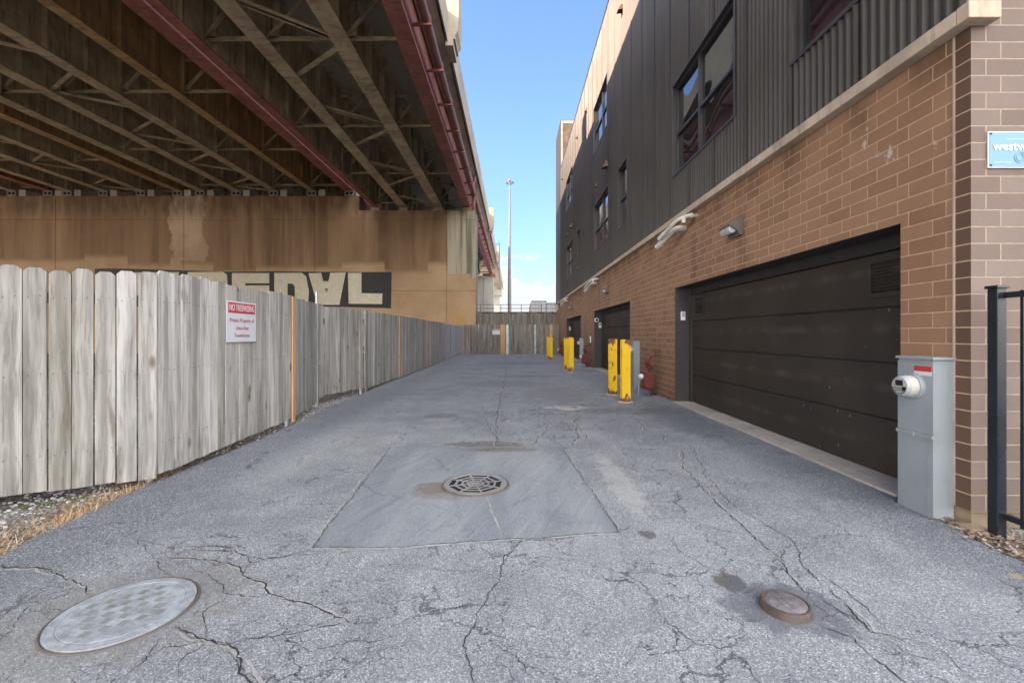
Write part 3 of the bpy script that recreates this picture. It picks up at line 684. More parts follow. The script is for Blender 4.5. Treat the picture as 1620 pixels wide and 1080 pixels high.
def batten(name, x, y, nx, ny, w, z0, z1, mat, parent, th=.02):
    m = MB(); d = Vector((-ny, nx, 0)); n = Vector((nx, ny, 0)); c = Vector((x, y, 0)) + n*(th/2)
    m.obox(c + Vector((0,0,(z0+z1)/2)), d*w/2, n*th/2, Vector((0,0,(z1-z0)/2))); return m.build(name, mat, parent, parent.location, bevel=.003)
def pipe_post(x, y, z1, parent, r_=.03):
    m = MB(); m.cyl((x,y,-.2), (x,y,z1), r_, n=14); m.lathe([(r_*1.15,0), (r_*1.1,.02), (.0,.035)], (x,y,z1), n=14); return m.build('post', M['galv'], parent, parent.location, smooth=True)

ZT = 1.885
f1 = thing('wooden_fence', 'weathered dog-eared board fence nearest the camera on the left carrying the white notice', 'fence', (-3.2, 3.95, 0))
A = (-3.2, 3.93); B = (-3.31, 6.6); C = (-3.66, 8.22)
m = MB(); boards(m, (-5.05, 2.75), (-3.168, 3.947), .055, lambda t: 1.87 + .02*math.sin(t*7), .142, gap=.009, wig=.006); m.build('board_panel', M['wood'], f1, f1.location)
rails(f1, M['rail_wood'], (-5.05,2.75), (-3.22,3.93), (.35,1.0,1.62))
m = MB(); boards(m, (-3.175, 3.95), B, .075, lambda t: ZT + .015*math.sin(t*9), .14, gap=.003, ear=.022, wig=.006); m.build('board_panel', M['wood_main'], f1, f1.location)
rails(f1, M['rail_wood'], (-3.2,3.97), B, (.35,1.0,1.62))
m = MB(); boards(m, B, C, lambda t: .075-.02*t, ZT, .105, gap=.003, ear=.018, wig=.004); m.build('board_panel', M['wood_dark'], f1, f1.location)
rails(f1, M['rail_wood'], B, C, (.35,1.0,1.62))
nails(f1, (-5.05,2.75), (-3.168,3.947), (.35,1.0,1.62)); nails(f1, (-3.175,3.95), B, (.35,1.0,1.62), .14)
batten('batten', -3.288, 6.6, .99, .1, .10, .02, ZT, M['wood_new'], f1)
batten('batten', -3.63, 8.19, .97, .2, .07, .0, ZT+.02, M['wood_far'], f1)
pipe_post(-3.70, 8.32, 2.1, f1, .022); pipe_post(-3.78, 8.42, 1.88, f1, .036)
for (x, y) in ((-3.29,4.0), (-3.38,6.6), (-4.4,3.1)): pipe_post(x, y, 1.6, f1, .03)

gt = thing('fence_gate', 'angled grey board gate hung between two galvanised pipe posts in the left fence', 'gate', (-3.85, 8.75, 0))
g0 = (-3.86, 8.68); g1 = (-3.47, 10.08)
m = MB(); boards(m, g0, g1, .10, ZT, .115, gap=.004, ear=.02); m.build('board_panel', M['wood_dark'], gt, gt.location)
dv = Vector((g1[0]-g0[0], g1[1]-g0[1], 0)).normalized()
for (x, y) in ((g0[0]+dv.x*.06+.02, g0[1]+dv.y*.06), (g1[0]-dv.x*.05+.02, g1[1]-dv.y*.05)): batten('stile', x, y, dv.y, -dv.x, .12, .08, ZT+.02, M['wood_far'], gt)
rails(gt, M['galv'], g0, g1, (.35,1.0,1.62))
m = MB()   # loose chain and lock on the hinge post
for k in range(16):
    t = k/16; z = 1.05 - .45*t; x = -3.79 + .04*math.sin(k*1.3); y = 8.5 + .03*math.cos(k*2.1)
    m.lathe([(.020,-.004), (.026,0), (.020,.004), (.014,0), (.020,-.004)], (x, y, z), (math.sin(k*1.57), .3, math.cos(k*1.57)), 10)
m.obox((-3.75, 8.5, .78), (.03,0,0), (0,.012,0), (0,0,.035)); m.build('chain', M['galv'], gt, gt.location, smooth=True)

f2 = thing('wooden_fence', 'long grey fence beyond the board gate with two new pine battens', 'fence', (-3.42, 10.3, 0))
pipe_post(-3.50, 10.155, 1.75, f2, .032)
pts = [(-3.45,10.22), (-3.41,13.25), (-3.41,17.4), (-3.43,22.0), (-3.5,29.75)]
for i, (p, q) in enumerate(zip(pts, pts[1:])):
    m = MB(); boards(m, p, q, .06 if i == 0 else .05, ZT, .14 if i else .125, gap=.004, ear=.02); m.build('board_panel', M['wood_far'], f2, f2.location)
    rails(f2, M['rail_wood'], p, q, (.35,1.0,1.62))
batten('batten', -3.39, 13.2, 1, 0, .15, .03, ZT, M['wood_new'], f2); batten('batten', -3.39, 17.4, 1, 0, .13, .03, ZT, M['wood_new'], f2)
batten('batten', -3.425, 10.30, 1, 0, .13, .0, ZT, M['wood_dark'], f2)

f3 = thing('back_fence', 'low dark board fence with new orange boards across the alley end', 'fence', (-3.5, 29.9, 0))
for (a, b) in ((-3.75,-2.36), (-2.28,.36), (.42,1.58), (1.62,3.12)):
    m = MB(); boards(m, (a,29.9), (b,29.9), .03, 1.98, .14, gap=.006, ear=.02); m.build('board_panel', M['wood_back'], f3, f3.location)
    rails(f3, M['rail_wood'], (a,29.9), (b,29.9), (.4,1.6))
for (x, w, z1) in ((-.70,.32,2.0), (2.54,.17,2.02)): batten('batten', x, 29.87, 0, -1, w, .0, z1, M['wood_new'], f3)
batten('batten', -.40, 29.87, 0, -1, .17, .0, 1.98, M['galv'], f3); batten('batten', 1.47, 29.87, 0, -1, .10, .0, 1.98, M['galv'], f3)
pipe_post(-2.32, 29.85, 2.0, f3, .03)
f4 = thing('tall_fence', 'taller weathered board fence behind the low back fence under the railing', 'fence', (-2.7, 33.2, 0))
m = MB(); boards(m, (-2.85,33.2), (3.6,33.2), .05, lambda t: 2.93 + .06*math.sin(t*40), .16, gap=.006, ear=.04, wig=.015); m.build('board_panel', M['wood_back'], f4, f4.location)
rails(f4, M['rail_wood'], (-2.85,33.2), (3.6,33.2), (.5,1.5,2.6))

# ---- text
def text_mesh(txt, size, mat, name, parent, loc, ux, uz, width=None, bold=0.0, align='CENTER', thick=.0012):
    cu = bpy.data.curves.new('t', 'FONT'); cu.body = txt; cu.size = size; cu.align_x = align; cu.align_y = 'CENTER'; cu.offset = bold; cu.extrude = thick; cu.resolution_u = 3
    to = bpy.data.objects.new('t', cu); COL.objects.link(to); bpy.context.view_layer.update()
    dg_ = bpy.context.evaluated_depsgraph_get(); me = bpy.data.meshes.new_from_object(to.evaluated_get(dg_))
    bpy.data.objects.remove(to, do_unlink=True)
    xs = [v.co.x for v in me.vertices]; k = width/(max(xs)-min(xs)) if width else 1
    ux = Vector(ux).normalized(); uz = Vector(uz).normalized(); un = ux.cross(uz); loc = Vector(loc)
    for v in me.vertices:
        c = v.co.copy(); v.co = loc + ux*c.x*k + uz*c.y + un*c.z
    me.materials.clear(); me.materials.append(mat)
    o = bpy.data.objects.new(name, me); COL.objects.link(o); o.parent = parent; return o
def notice(loc, ux, w, h, label, lines, group=None):
    s = thing('notice_sign', label, 'sign', loc, group); ux = Vector(ux).normalized(); uz = Vector((0,0,1)); un = ux.cross(uz)
    m = MB(); m.obox(-un*(-.003), ux*w/2, un*.003, uz*h/2); m.build('sign_plate', M['sign_white'], s, bevel=.001)
    m = MB(); m.obox(un*.0072 + uz*(h*.5-h*.165), ux*w*.455, un*.001, uz*h*.125); m.build('red_band', M['label_red'], s)
    text_mesh('NO TRESPASSING', h*.225, M['sign_white'], 'lettering', s, un*.0088 + uz*(h*.5-h*.168), ux, uz, w*.84, h*.0015)
    for (tx, dz, ww) in lines: text_mesh(tx, h*.135, M['ink'], 'lettering', s, un*.0068 + uz*(h*.5-h*dz), ux, uz, w*ww, h*.0006)
    return s
un_dir = Vector((-.12, 2.65, 0)).normalized()
notice((-3.204, 5.22, 1.468), -un_dir*-1, .61, .47, 'white and red no trespassing notice on the near left fence', [('Private Property of', .47, .82), ('Union Row', .66, .44), ('Townhomes', .84, .52)])
notice((-1.15, 29.83, 1.49), (1,0,0), .50, .36, 'small red and white notice on the back fence beside the orange board', [])

# ================================================================== BRIDGES
def girder(m, X, zb, w, d, y0, y1, step=1.55, mi=0, plate=.05, outer=0, inner=0):
    m.box(X-w/2, X+w/2, y0, y1, zb, zb+plate, mi); ml = inner if outer > 0 else mi; mr2 = inner if outer < 0 else mi
    m.box(X-.012, X, y0, y1, zb+plate, zb+d-.04, ml); m.box(X, X+.012, y0, y1, zb+plate, zb+d-.04, mr2); m.box(X-w*.42, X+w*.42, y0, y1, zb+d-.04, zb+d, mi)
    y = y0 + step*.5
    while y < y1:
        for s in (-1, 1):
            if s == outer and w > .5: continue
            a, b = sorted((X+s*.012, X+s*(w*.40))); m.box(a, b, y-.01, y+.01, zb+plate, zb+d-.04, mi if (s == outer or not outer) else inner)
        y += step
def lbar(m, p, q, w=.13):
    m.bar(p, q, w, .02); m.bar(Vector(p)+Vector((0,0,.05)), Vector(q)+Vector((0,0,.05)), .02, .1)
def crossframe(m, xs, Y, zb, d):
    for a, b in zip(xs, xs[1:]):
        lbar(m, (a,Y,zb+.32), (b,Y,zb+.32), .12); m.bar((a,Y,zb+d-.3), (b,Y,zb+d-.3), .1, .1)
        mid = (a+b)/2
        m.bar((a,Y,zb+.36), (mid,Y,zb+d-.32), .09, .09); m.bar((b,Y,zb+.36), (mid,Y,zb+d-.32), .09, .09)
        for x_ in (a, b):
            s = (1 if x_ == a else -1)*(1 if b > a else -1)
            m.obox((x_+s*.2, Y, zb+.40), (.16,0,0), (0,.01,0), (0,0,.16))
Y0 = -14.0
# right bridge
zb = 10.52; xsR = [-3.37, -5.42, -7.97, -9.97]; wR = [.54, .60, .56, .38]; DR = 2.0
rb = thing('overpass_bridge', 'overpass beside the alley with a red outer girder carrying a drain pipe', 'bridge', (-6.5, 32, 0))
for X, w, mt in zip(xsR, wR, ('steel_red', 'steel_tan', 'steel_tan', 'steel_red')):
    for (ya, yb) in ((Y0, 32.9), (33.0, 67.9)):
        m = MB(); ou = {-3.37: 1, -9.97: -1}.get(X, 0); girder(m, X, zb, w, DR, ya, yb, outer=ou, inner=1 if ou else 0); m.build('girder', [M[mt], M['steel_tan']], rb, rb.location)
m = MB(); m.box(-10.2, -2.75, Y0, 110, zb+DR, zb+DR+.28)
m.prism([(-3.0,zb+DR-.12), (-2.62,zb+DR+.02), (-2.62,zb+DR+.28), (-3.3,zb+DR+.28), (-3.3,zb+DR-.12)], lambda x, z: (x,Y0,z), lambda x, z: (x,110,z)); m.build('deck_slab', M['deck'], rb, rb.location)
m = MB(); zt = zb+DR+.28
m.prism([(-2.85,zt), (-2.55,zt), (-2.55,zt-.30), (-2.47,zt-.30), (-2.47,zt+.15), (-2.52,zt+.2), (-2.52,zt+1.35), (-2.85,zt+1.35)], lambda x, z: (x,18.0,z), lambda x, z: (x,110,z))
m.prism([(-2.85,zt+.01), (-2.55,zt+.01), (-2.55,zt-.28), (-2.5,zt-.28), (-2.5,zt+.88), (-2.85,zt+.88)], lambda x, z: (x,Y0,z), lambda x, z: (x,18.0,z)); m.build('parapet', M['deck'], rb, rb.location)
for (ya, yb) in ((16.9, 18.0), (47, 48.6), (68, 70)):
    m = MB(); m.prism([(-2.6,zt-.45), (-2.30,zt-.45), (-2.30,zt-.2), (-2.22,zt-.2), (-2.22,zt-.05), (-2.12,zt+.1), (-2.08,zt+.9), (-2.12,zt+2.0), (-2.6,zt+2.0)], lambda x, z: (x,ya,z), lambda x, z: (x,yb,z)); m.build('parapet_block', M['deck'], rb, rb.location)
m = MB(); m.tube([(-2.88,Y0,11.75), (-2.88,40,11.7), (-2.88,66,11.5)], .15, 16); m.build('drain_pipe', M['pipe_red'], rb, rb.location, smooth=True)
for k in range(28):
    y = -1.0 + 2.55*k + .3
    m = MB(); m.box(-3.35, -2.70, y-.05, y+.05, 11.50, 11.56); m.bar((-3.34,y,11.57), (-2.72,y,11.57), .02, .06); m.lathe([(.155,-.03), (.175,-.03), (.175,.03), (.155,.03)], (-2.88,y,11.73), (0,1,0), 16)
    m.build('pipe_bracket', M['steel_red'], rb, rb.location)
m = MB(); m.tube([(-2.85,31.3,11.7), (-2.72,31.2,12.2), (-2.7,31.2,12.5)], .09, 10); m.tube([(-2.88,32.6,11.7), (-2.95,32.9,10.6), (-2.95,32.9,9.9)], .12, 10); m.build('downpipe', M['steel_red'], rb, rb.location, smooth=True)
for k in range(-3, 10):
    y = 14.3 + 5.95*k
    m = MB(); crossframe(m, xsR, y, zb, DR); m.build('cross_frame', M['steel_tan'] if k > -9 else None, rb, rb.location)
for k in range(-3, 3):
    for (pa, pb) in (((-5.42,14.2), (-7.97,12.3)), ((-5.42,14.2), (-7.97,16.1)), ((-5.42,20.0), (-7.97,18.0)) ):
        y = 5.85*k; m = MB(); lbar(m, (pa[0],pa[1]+y,zb+.14), (pb[0],pb[1]+y,zb+.14), .17); m.build('lateral_brace', M['steel_tan'], rb, rb.location)
for X in xsR:
    m = MB(); m.box(X-.3, X+.3, 31.95, 32.6, 10.28, 10.36); m.box(X-.18, X+.18, 32.0, 32.5, 10.36, 10.52); m.obox((X,31.9,10.40), (.34,0,0), (0,.05,0), (0,0,.03)); m.build('bearing', M['steel_tan'], rb, rb.location, bevel=.01)

# left bridges (bearing about one metre higher)
zl = 11.67; DL = 2.05
def left_bridge(xs, ws, mats, x_edge, label, lat, ph):
    b = thing('overpass_bridge', label, 'bridge', (sum(xs)/len(xs), 32, 0))
    for X, w, mt in zip(xs, ws, mats):
        m = MB(); ou = 1 if mt == 'steel_red' else 0; girder(m, X, zl, w, DL, Y0, 66, outer=ou, inner=ou); m.build('girder', [M[mt], M['steel_tan']], b, b.location)
        m = MB(); m.box(X-.33, X+.33, 31.9, 32.5, 11.33, 11.40, 0); m.box(X-.33, X+.33, 31.9, 32.5, 11.60, 11.668, 0)
        for q in (-.33, -.035, .26): m.box(X+q, X+q+.07, 31.9, 32.5, 11.40, 11.60, 0)
        m.box(X-.25, X+.25, 31.95, 32.5, 11.40, 11.60, 1); m.build('bearing', [M['bearing'], M['dark']], b, b.location)
        m = MB(); m.box(X+.45, X+.95, 31.98, 32.8, 11.33, 11.78); m.build('bearing_block', M['deck'], b, b.location, bevel=.02)
    m = MB(); m.box(x_edge[0], x_edge[1], Y0, 66, zl+DL, zl+DL+.3); m.build('deck_slab', M['deck_under'], b, b.location)
    m = MB(); m.box(x_edge[1]-.35, x_edge[1], Y0, 66, zl+DL+.3, zl+DL+1.25); m.box(x_edge[0], x_edge[0]+.35, Y0, 66, zl+DL+.3, zl+DL+1.25); m.build('parapet', M['deck'], b, b.location)
    for k in range(-3, 9):
        y = 19.5 + 6.1*k + ph; m = MB(); crossframe(m, xs, y, zl, DL); m.build('cross_frame', M['steel_tan'], b, b.location)
    for (xa, xb) in lat:
        for k in range(-2, 4):
            for (pa, pb) in (((xa,17.5), (xb,19.1)), ((xa,20.7), (xb,19.1))):
                y = 4.0*k; m = MB(); lbar(m, (pa[0],pa[1]+y,zl+.14), (pb[0],pb[1]+y,zl+.14), .14); m.build('lateral_brace', M['steel_tan'], b, b.location)
left_bridge([-11.83, -14.55, -17.3, -20.0, -22.6], [.62,.46,.55,.6,.6], ['steel_red','steel_orange','steel_tan','steel_tan','steel_tan'], (-23.3, -11.85), 'dark steel girder overpass just left of the narrow gap, with a red edge girder', [(-17.3,-20.0)], 0)
left_bridge([-24.25, -26.9, -29.6, -32.2], [.55]*4, ['steel_orange','steel_tan','steel_tan','steel_tan'], (-32.8, -23.6), 'middle dark girder overpass beyond the five-girder one', [(-26.9,-29.6)], 1.5)
left_bridge([-33.6, -36.2, -38.8, -41.4], [.5]*4, ['steel_red','steel_tan','steel_tan','steel_tan'], (-60.0, -33.1), 'leftmost girder overpass deep in the shade', [], .5)  # deck slab widened out of view to keep sun off the pier

# pier
pw = thing('bridge_pier', 'long stained tan concrete pier wall with black and cream graffiti under the bridges', 'pier wall', (-18, 32, 0))
m = MB(); vj = [-43.0, -33.1, -23.82, -14.35, -11.15, -4.82, -2.72]; gp_ = .018
for i, (a, b) in enumerate(zip(vj, vj[1:])):
    top = 11.33 if b <= -11.1 else 10.28
    hj = [-.1, 4.47, 9.62, top]
    for (z0, z1) in zip(hj, hj[1:]):
        ga = gp_ if i not in (0, 4) else 0; gb = gp_ if b not in (-11.15, -2.72) else 0
        m.box(a+ga, b-gb, 32.0, 33.8, z0+(gp_*.7 if z0 > 0 else 0), z1-(gp_*.7 if z1 < top else 0))
m.box(-42.9, -2.8, 32.06, 33.75, -.1, 10.2); m.box(-42.9, -11.25, 32.06, 33.75, 10.2, 11.25); m.build('wall', M['pier'], pw, pw.location)
GY = 31.994
def gx(x, y): return ((x-812)*GY/700, H + (529-y)*GY/700)
def gpoly(m, pts, y0, y1, mi=0):
    q = [gx(*p) for p in pts]; m.prism(q, lambda x, z: (x, y0, z), lambda x, z: (x, y1, z), mi)
m = MB(); gpoly(m, [(150,425),(172,424.5),(240,426),(300,428),(360,430),(435,429),(500,430),(560,430.5),(619.5,430),(619,470),(618.5,487.5),(560,486),(520,485),(150,485)], 31.990, 31.999); m.build('graffiti_background', M['graf_black'], pw, pw.location)
c4 = lambda L: [(400+x/3.375, 280+y/3.375) for (x, y) in L]
letters = [c4([(508,512),(580,512),(580,620),(692,622),(690,678),(512,676)]),
           c4([(297,514),(365,512),(376,556),(404,556),(413,512),(496,510),(462,682),(372,682),(338,672),(333,640)]),
           c4([(115,512),(262,512),(285,530),(292,570),(300,610),(296,665),(228,668),(225,640),(224,585),(212,569),(186,569),(184,668),(115,668)]),
           [(367,432),(426,432),(426,448),(388,448),(388,451.5),(426,451.5),(426,480),(367,480)],
           [(297,430.5),(352,430),(359,434),(360,448),(360,480),(297,480)],
           [(200,431),(283,430.5),(283,434),(268,436),(264,480),(200,480)]]
for L in letters:
    m = MB(); gpoly(m, L, 31.985, 31.991); m.build('graffiti_letter', M['graf_cream'], pw, pw.location)
m = MB(); gpoly(m, c4([(384,596),(403,596),(393,618)]), 31.981, 31.986); gpoly(m, c4([(390,601),(397,601),(393,609)]), 31.978, 31.982, 1); m.build('graffiti_notch', [M['graf_black'], M['graf_cream']], pw, pw.location)
fp = thing('far_bridge_pier', 'pale concrete pier carrying the far end of the red-edged overpass', 'pier', (-6, 67, 0))
m = MB(); m.box(-12, -4.62, 67.0, 69, -.1, 10.2); m.box(-4.55, -3.0, 67.0, 69, -.1, 10.2); m.box(-11.9, -3.1, 67.1, 68.9, -.1, 10.0); m.build('wall', M['pale_pier'], fp, fp.location, bevel=.05)
m = MB(); m.box(-4.6, -2.75, 66.6, 69.4, 10.2, 10.5); m.build('bearing_shelf', M['steel_red'], fp, fp.location)
fp2 = thing('far_bridge_pier', 'smallest pale pier at the far end of the overpass above the railing', 'pier', (-6, 100, 0))
m = MB(); m.box(-9, -3.1, 100, 102, -.1, 10.1); m.box(-9, -2.6, 99.5, 102.5, 10.1, 12.5); m.build('wall', M['pale_pier'], fp2, fp2.location, bevel=.05)

# elevated road, railing, vehicles, poles behind
m = MB(); m.box(-60, 80, 34.6, 160, -.04, 3.02); tag(m.build('elevated_road', M['road_top']), 'pale raised roadway behind the tall fence', None, None, 'structure')
rl = thing('guard_railing', 'thin dark two-bar railing with slim posts above the tall back fence', 'railing', (0, 34.4, 3.05))
m = MB(); m.box(-6, 7, 34.35, 34.62, 2.90, 3.08); m.build('edge_beam', M['edge_beam'], rl, rl.location)
m = MB(); m.bar((-6,34.45,3.64), (7,34.45,3.64), .04, .04); m.build('top_rail', M['rust_rail'], rl, rl.location)
m = MB(); m.bar((-6,34.45,3.35), (7,34.45,3.35), .035, .045); m.build('mid_rail', M['rust_rail'], rl, rl.location)
for k in range(8):
    X = -5.7 + 1.58*k; m = MB(); m.bar((X,34.45,3.08), (X,34.45,3.64), .05, .05); m.build('post', M['rust_rail'], rl, rl.location)
def box_truck(loc, w, h, label):
    t = thing('cargo_box', label, 'cargo box', loc)
    m = MB(); m.prism([(-w/2-.08,.5), (w/2,.5), (w/2,h-.1), (w/2-.1,h), (-w/2+.25,h), (-w/2+.08,h-.3)], lambda x, z: (x,0,z), lambda x, z: (x,7,z)); m.build('body', M['truck_body'], t, bevel=.05)
    m = MB(); m.box(-w/2+.18, w/2+.02, -.04, 7.04, h-.12, h+.03); m.box(w/2-.12, w/2+.03, -.03, .1, .6, h-.1); m.build('roof_trim', M['truck_trim'], t)
    m = MB()
    for k in (.33, .5, .66): m.box(-w/2+w*k-.03, -w/2+w*k+.03, -.03, 0.02, .6, h-.2)
    m.build('door_seam', M['truck_trim'], t)
    m = MB()
    for x_ in (-w/2+.3, w/2-.3):
        for y_ in (1.2, 2.4): m.cyl((x_-.14,y_,.5), (x_+.14,y_,.5), .5, n=20)
    m.build('wheels', M['dark'], t)
    return t
box_truck((3.43, 60, 3.02), 2.15, 2.85, 'pale grey boxy trailer with a dark roof edge beyond the railing')
box_truck((5.55, 63, 3.02), 1.6, 2.8, 'second smaller grey boxy vehicle beside the building edge beyond the railing')
hm = thing('high_mast_light', 'very tall slim highway light mast against the sky at the end of the alley', 'light mast', (-.49, 58, 3.0))
m = MB(); m.tube([(0,0,0), (0,0,7), (.03,0,14), (.03,0,18.5)], [.26,.20,.14,.085], 14); m.build('pole', M['pole_steel'], hm, smooth=True)
m = MB(); m.lathe([(.1,18.3), (.22,18.4), (.22,18.6), (.05,18.75)], (0,0,0), n=14); m.lathe([(.48,18.25), (.52,18.28), (.48,18.31), (.44,18.28), (.48,18.25)], (0,0,0), n=20); m.cyl((.03,0,18.7), (.03,0,19.3), .015, n=6)
for k in range(6):
    t = k*math.pi/3; m.bar((0,0,18.35), (.45*math.cos(t), .45*math.sin(t), 18.3), .035, .035)
m.build('lamp_ring', M['pole_steel'], hm)
for k in range(6):
    t = k*math.pi/3 + .2; m = MB(); m.lathe([(0,.09), (.08,.07), (.13,-.08), (.11,-.1), (0,-.07)], (.5*math.cos(t), .5*math.sin(t), 18.2), (math.cos(t)*.4, math.sin(t)*.4, 1), 12); m.build('lamp_head', M['lamp_housing'], hm, smooth=True)
sg = thing('sign_support', 'slim steel post with ladder brackets on the far parapet of the overpass', 'post', (-2.05, 60, 9.0))
m = MB(); m.bar((.16,0,-.5), (.16,0,5.0), .12, .12); m.build('post', M['pole_steel'], sg)
m = MB()
for z in (2.9, 4.6): m.bar((-.35,0,z), (.16,0,z), .06, .06)
m.bar((-.22,0,2.9), (-.22,0,4.6), .04, .04); m.build('bracket', M['pole_steel'], sg)
m = MB(); m.box(-.12,.42,-.3,.3,-1.5,-.5); m.build('base_block', M['deck'], sg, bevel=.03)

# ================================================================== BUILDING
XW = 3.16; BO = (XW, 3.06, 0)
bd = thing('townhouse_building', 'three-storey townhouse row of brown brick below dark corrugated metal siding on the right', 'building', BO)
doors = [(3.61, 8.64), (11.98, 17.25), (20.7, 26.2)]; DH = 2.225; ZL0, ZL1 = 3.45, 3.555; YC = 3.055; YE = 32.4
m = MB(); XD = 3.50
edges = [YC] + [v for d_ in doors for v in d_] + [YE]
for i in range(0, len(edges), 2): m.quad((XW,edges[i],.1 if i == 0 else -.06), (XW,edges[i+1],.1 if i == 0 else -.06), (XW,edges[i+1],ZL0+.06), (XW,edges[i],ZL0+.06))
for (a, b) in doors: m.quad((XW,a,DH), (XW,b,DH), (XW,b,ZL0+.06), (XW,a,ZL0+.06))
n_side = len(m.f)
m.quad((XW,YC,.096), (9,YC,.096), (9,YC,9), (XW,YC,9), 1)
m.quad((XW,YE,0), (9,YE,0), (9,YE,12), (XW,YE,12), 1)
m.build('brick_wall', [M['brick_side'], M['brick_front']], bd, BO, recalc=False)
m = MB(); m.box(3.155, 3.168, 3.163, 3.178, .1, ZL0)
m.build('expansion_joint', M['sill_stone'], bd, BO)
m = MB(); m.prism([(3.175,3.6), (3.175,3.2), (3.23,3.12), (3.4,3.13), (9,3.13), (9,3.6)], lambda x, y: (x,y,-.1), lambda x, y: (x,y,.0955)); m.build('footing', M['footing'], bd, BO)
for (a, b) in doors:   # jambs and soffits of the garage openings
    m = MB()
    for (y, s) in ((a, -1), (b, 1)):
        y0, y1 = sorted((y, y+s*.03)); m.box(XW+.004, XD+.02, y0, y1, 0, DH+.03)
    m.box(XW+.004, XD+.02, a-.0, b+.0, DH, DH+.03)
    m.box(XD-.07, XD+.02, b-.12, b, 0, DH); m.box(XD-.07, XD+.02, a, a+.12, 0, DH)
    m.build('door_jamb', M['dark_jamb'], bd, BO)
    m = MB(); m.box(XD-.09, XD+.02, a+.12, b-.12, DH-.14, DH-.001); m.build('door_head', M['door_head'], bd, BO)
for (a, b) in doors:
    m = MB(); m.box(XW-.05, XD+.05, a+.002, b-.002, -.05, .022); m.build('door_sill', M['apron'], bd, BO, bevel=.008)
    a2, b2 = a+.12, b-.12; dm = MB(); hs = (DH-.14-.022)/4
    for k in range(4):
        z0 = .024 + hs*k; dm.prism([(XD-.045,z0+.006), (XD-.052,z0+.02), (XD-.052,z0+hs-.016), (XD-.040,z0+hs-.002), (XD,z0+hs-.002), (XD,z0+.006)], lambda x, z: (x,a2,z), lambda x, z: (x,b2,z))
    dm.box(XD-.02, XD+.01, a2, b2, .0, DH-.14)
    dr = dm.build('garage_door', M['door'], bd, BO)
    for yc in (a2+.34, b2-.34):
        v = MB(); z0, z1 = DH-.14-hs+.14, DH-.14-.09
        v.box(XD-.075, XD-.045, yc-.21, yc-.17, z0-.04, z1+.04); v.box(XD-.075, XD-.045, yc+.17, yc+.21, z0-.04, z1+.04); v.box(XD-.075, XD-.045, yc-.17, yc+.17, z1, z1+.04); v.box(XD-.075, XD-.045, yc-.17, yc+.17, z0-.04, z0)
        nn = 9
        for k in range(nn):
            zc = z0 + (k+.5)*(z1-z0)/nn; v.obox((XD-.058, yc, zc), (.010,0,-.010), (0,.17,0), (.002,0,.002))
        v.build('louver_vent', M['door'], dr, BO)
m = MB()   # stone ledge
segs = [3.055] + [3.055 + 2.44*k for k in range(1, 12)] + [31.0]
for a, b in zip(segs, segs[1:]): m.box(3.055, 3.2, a+.003, b-.003, ZL0, ZL1)
m.box(3.055, 3.275, 2.965, 3.053, ZL0-.005, ZL1+.005); m.box(2.98, 3.25, 31.0, 31.5, 3.0, 3.42); m.build('stone_ledge', M['sill_stone'], bd, BO, bevel=.006)
# siding with window holes
wins = [ (6.28,8.70,3.09,4.84,7.6,3.90), (3.75,5.0,3.05,4.84,None,3.90), (12.2,13.2,3.12,4.88,None,3.95), (14.6,17.15,3.2,4.92,15.75,3.97), (23.3,25.9,3.28,5.02,24.5,4.1), (20.75,21.7,3.25,4.98,None,4.1),
         (14.8,17.25,7.0,8.72,15.85,7.85), (23.5,26.2,7.25,8.95,24.7,8.05)]
wins = [(a, b, z0+H, z1+H, mu, tr+H) for (a, b, z0, z1, mu, tr) in wins]
ZR = 12.25
def strips(y):
    cur = [(ZL1-.01, ZR)]
    for (a, b, z0, z1, _, _) in wins:
        if a-.02 <= y <= b+.02:
            nx = []
            for (u, v) in cur:
                if z1 <= u or z0 >= v: nx.append((u, v)); continue
                if z0 > u: nx.append((u, z0))
                if z1 < v: nx.append((z1, v))
            cur = nx
    return cur
m = MB(); y = 3.06; pitch = .096; dp = .040
while y < 29.3:
    prof = [(y,XW), (y+.010,XW-.004), (y+.032,XW-dp+.004), (y+.042,XW-dp), (y+.048,XW-dp), (y+.058,XW-dp+.004), (y+.080,XW-.004), (y+.090,XW), (y+pitch,XW)]
    k = int((y-3.06)/pitch)
    if k % 10 == 0: prof = [(y,XW+.002), (y+.003,XW-.022), (y+.030,XW-dp-.004), (y+.050,XW-dp-.004), (y+.076,XW-.006), (y+pitch,XW)]
    for (u, v) in strips(y+.048):
        for (p, q) in zip(prof, prof[1:]): m.quad((p[1],p[0],u), (q[1],q[0],u), (q[1],q[0],v), (p[1],p[0],v))
    y += pitch
while y < YE:
    for (p, q) in zip([(y,XW), (y+.012,XW-dp), (y+.050,XW-dp), (y+.062,XW)], [(y+.012,XW-dp), (y+.050,XW-dp), (y+.062,XW), (y+pitch,XW)]): m.quad((p[1],p[0],ZL1), (q[1],q[0],ZL1), (q[1],q[0],15.5), (p[1],p[0],15.5))
    y += pitch
m.build('metal_siding', M['siding'], bd, BO, recalc=False)
m = MB()   # solid behind the skins
m.box(3.56, 9, 3.2, YE-.1, 0, ZL0); m.box(3.30, 9, 3.10, 29.25, ZL0, 12.1); m.box(3.18, 9, 3.07, 3.12, 9.0, 12.1); m.box(3.2, 7, 29.3, YE-.02, ZL0, 15.4); m.build('core', M['dark_jamb'], bd, BO)
m = MB(); m.box(XW-.05, 9, 3.0, 29.32, ZR-.03, ZR+.05); m.box(XW-.02, 7.05, 29.3, YE+.03, 15.42, 15.5); m.build('roof', M['bronze'], bd, BO)
m = MB()   # louvred end of the taller block
m.box(XW-.0, XW+.10, 29.2, 29.3, 12.3, 15.42); m.box(3.26, 7, 29.22, 29.3, 15.25, 15.42)
k = 12.32
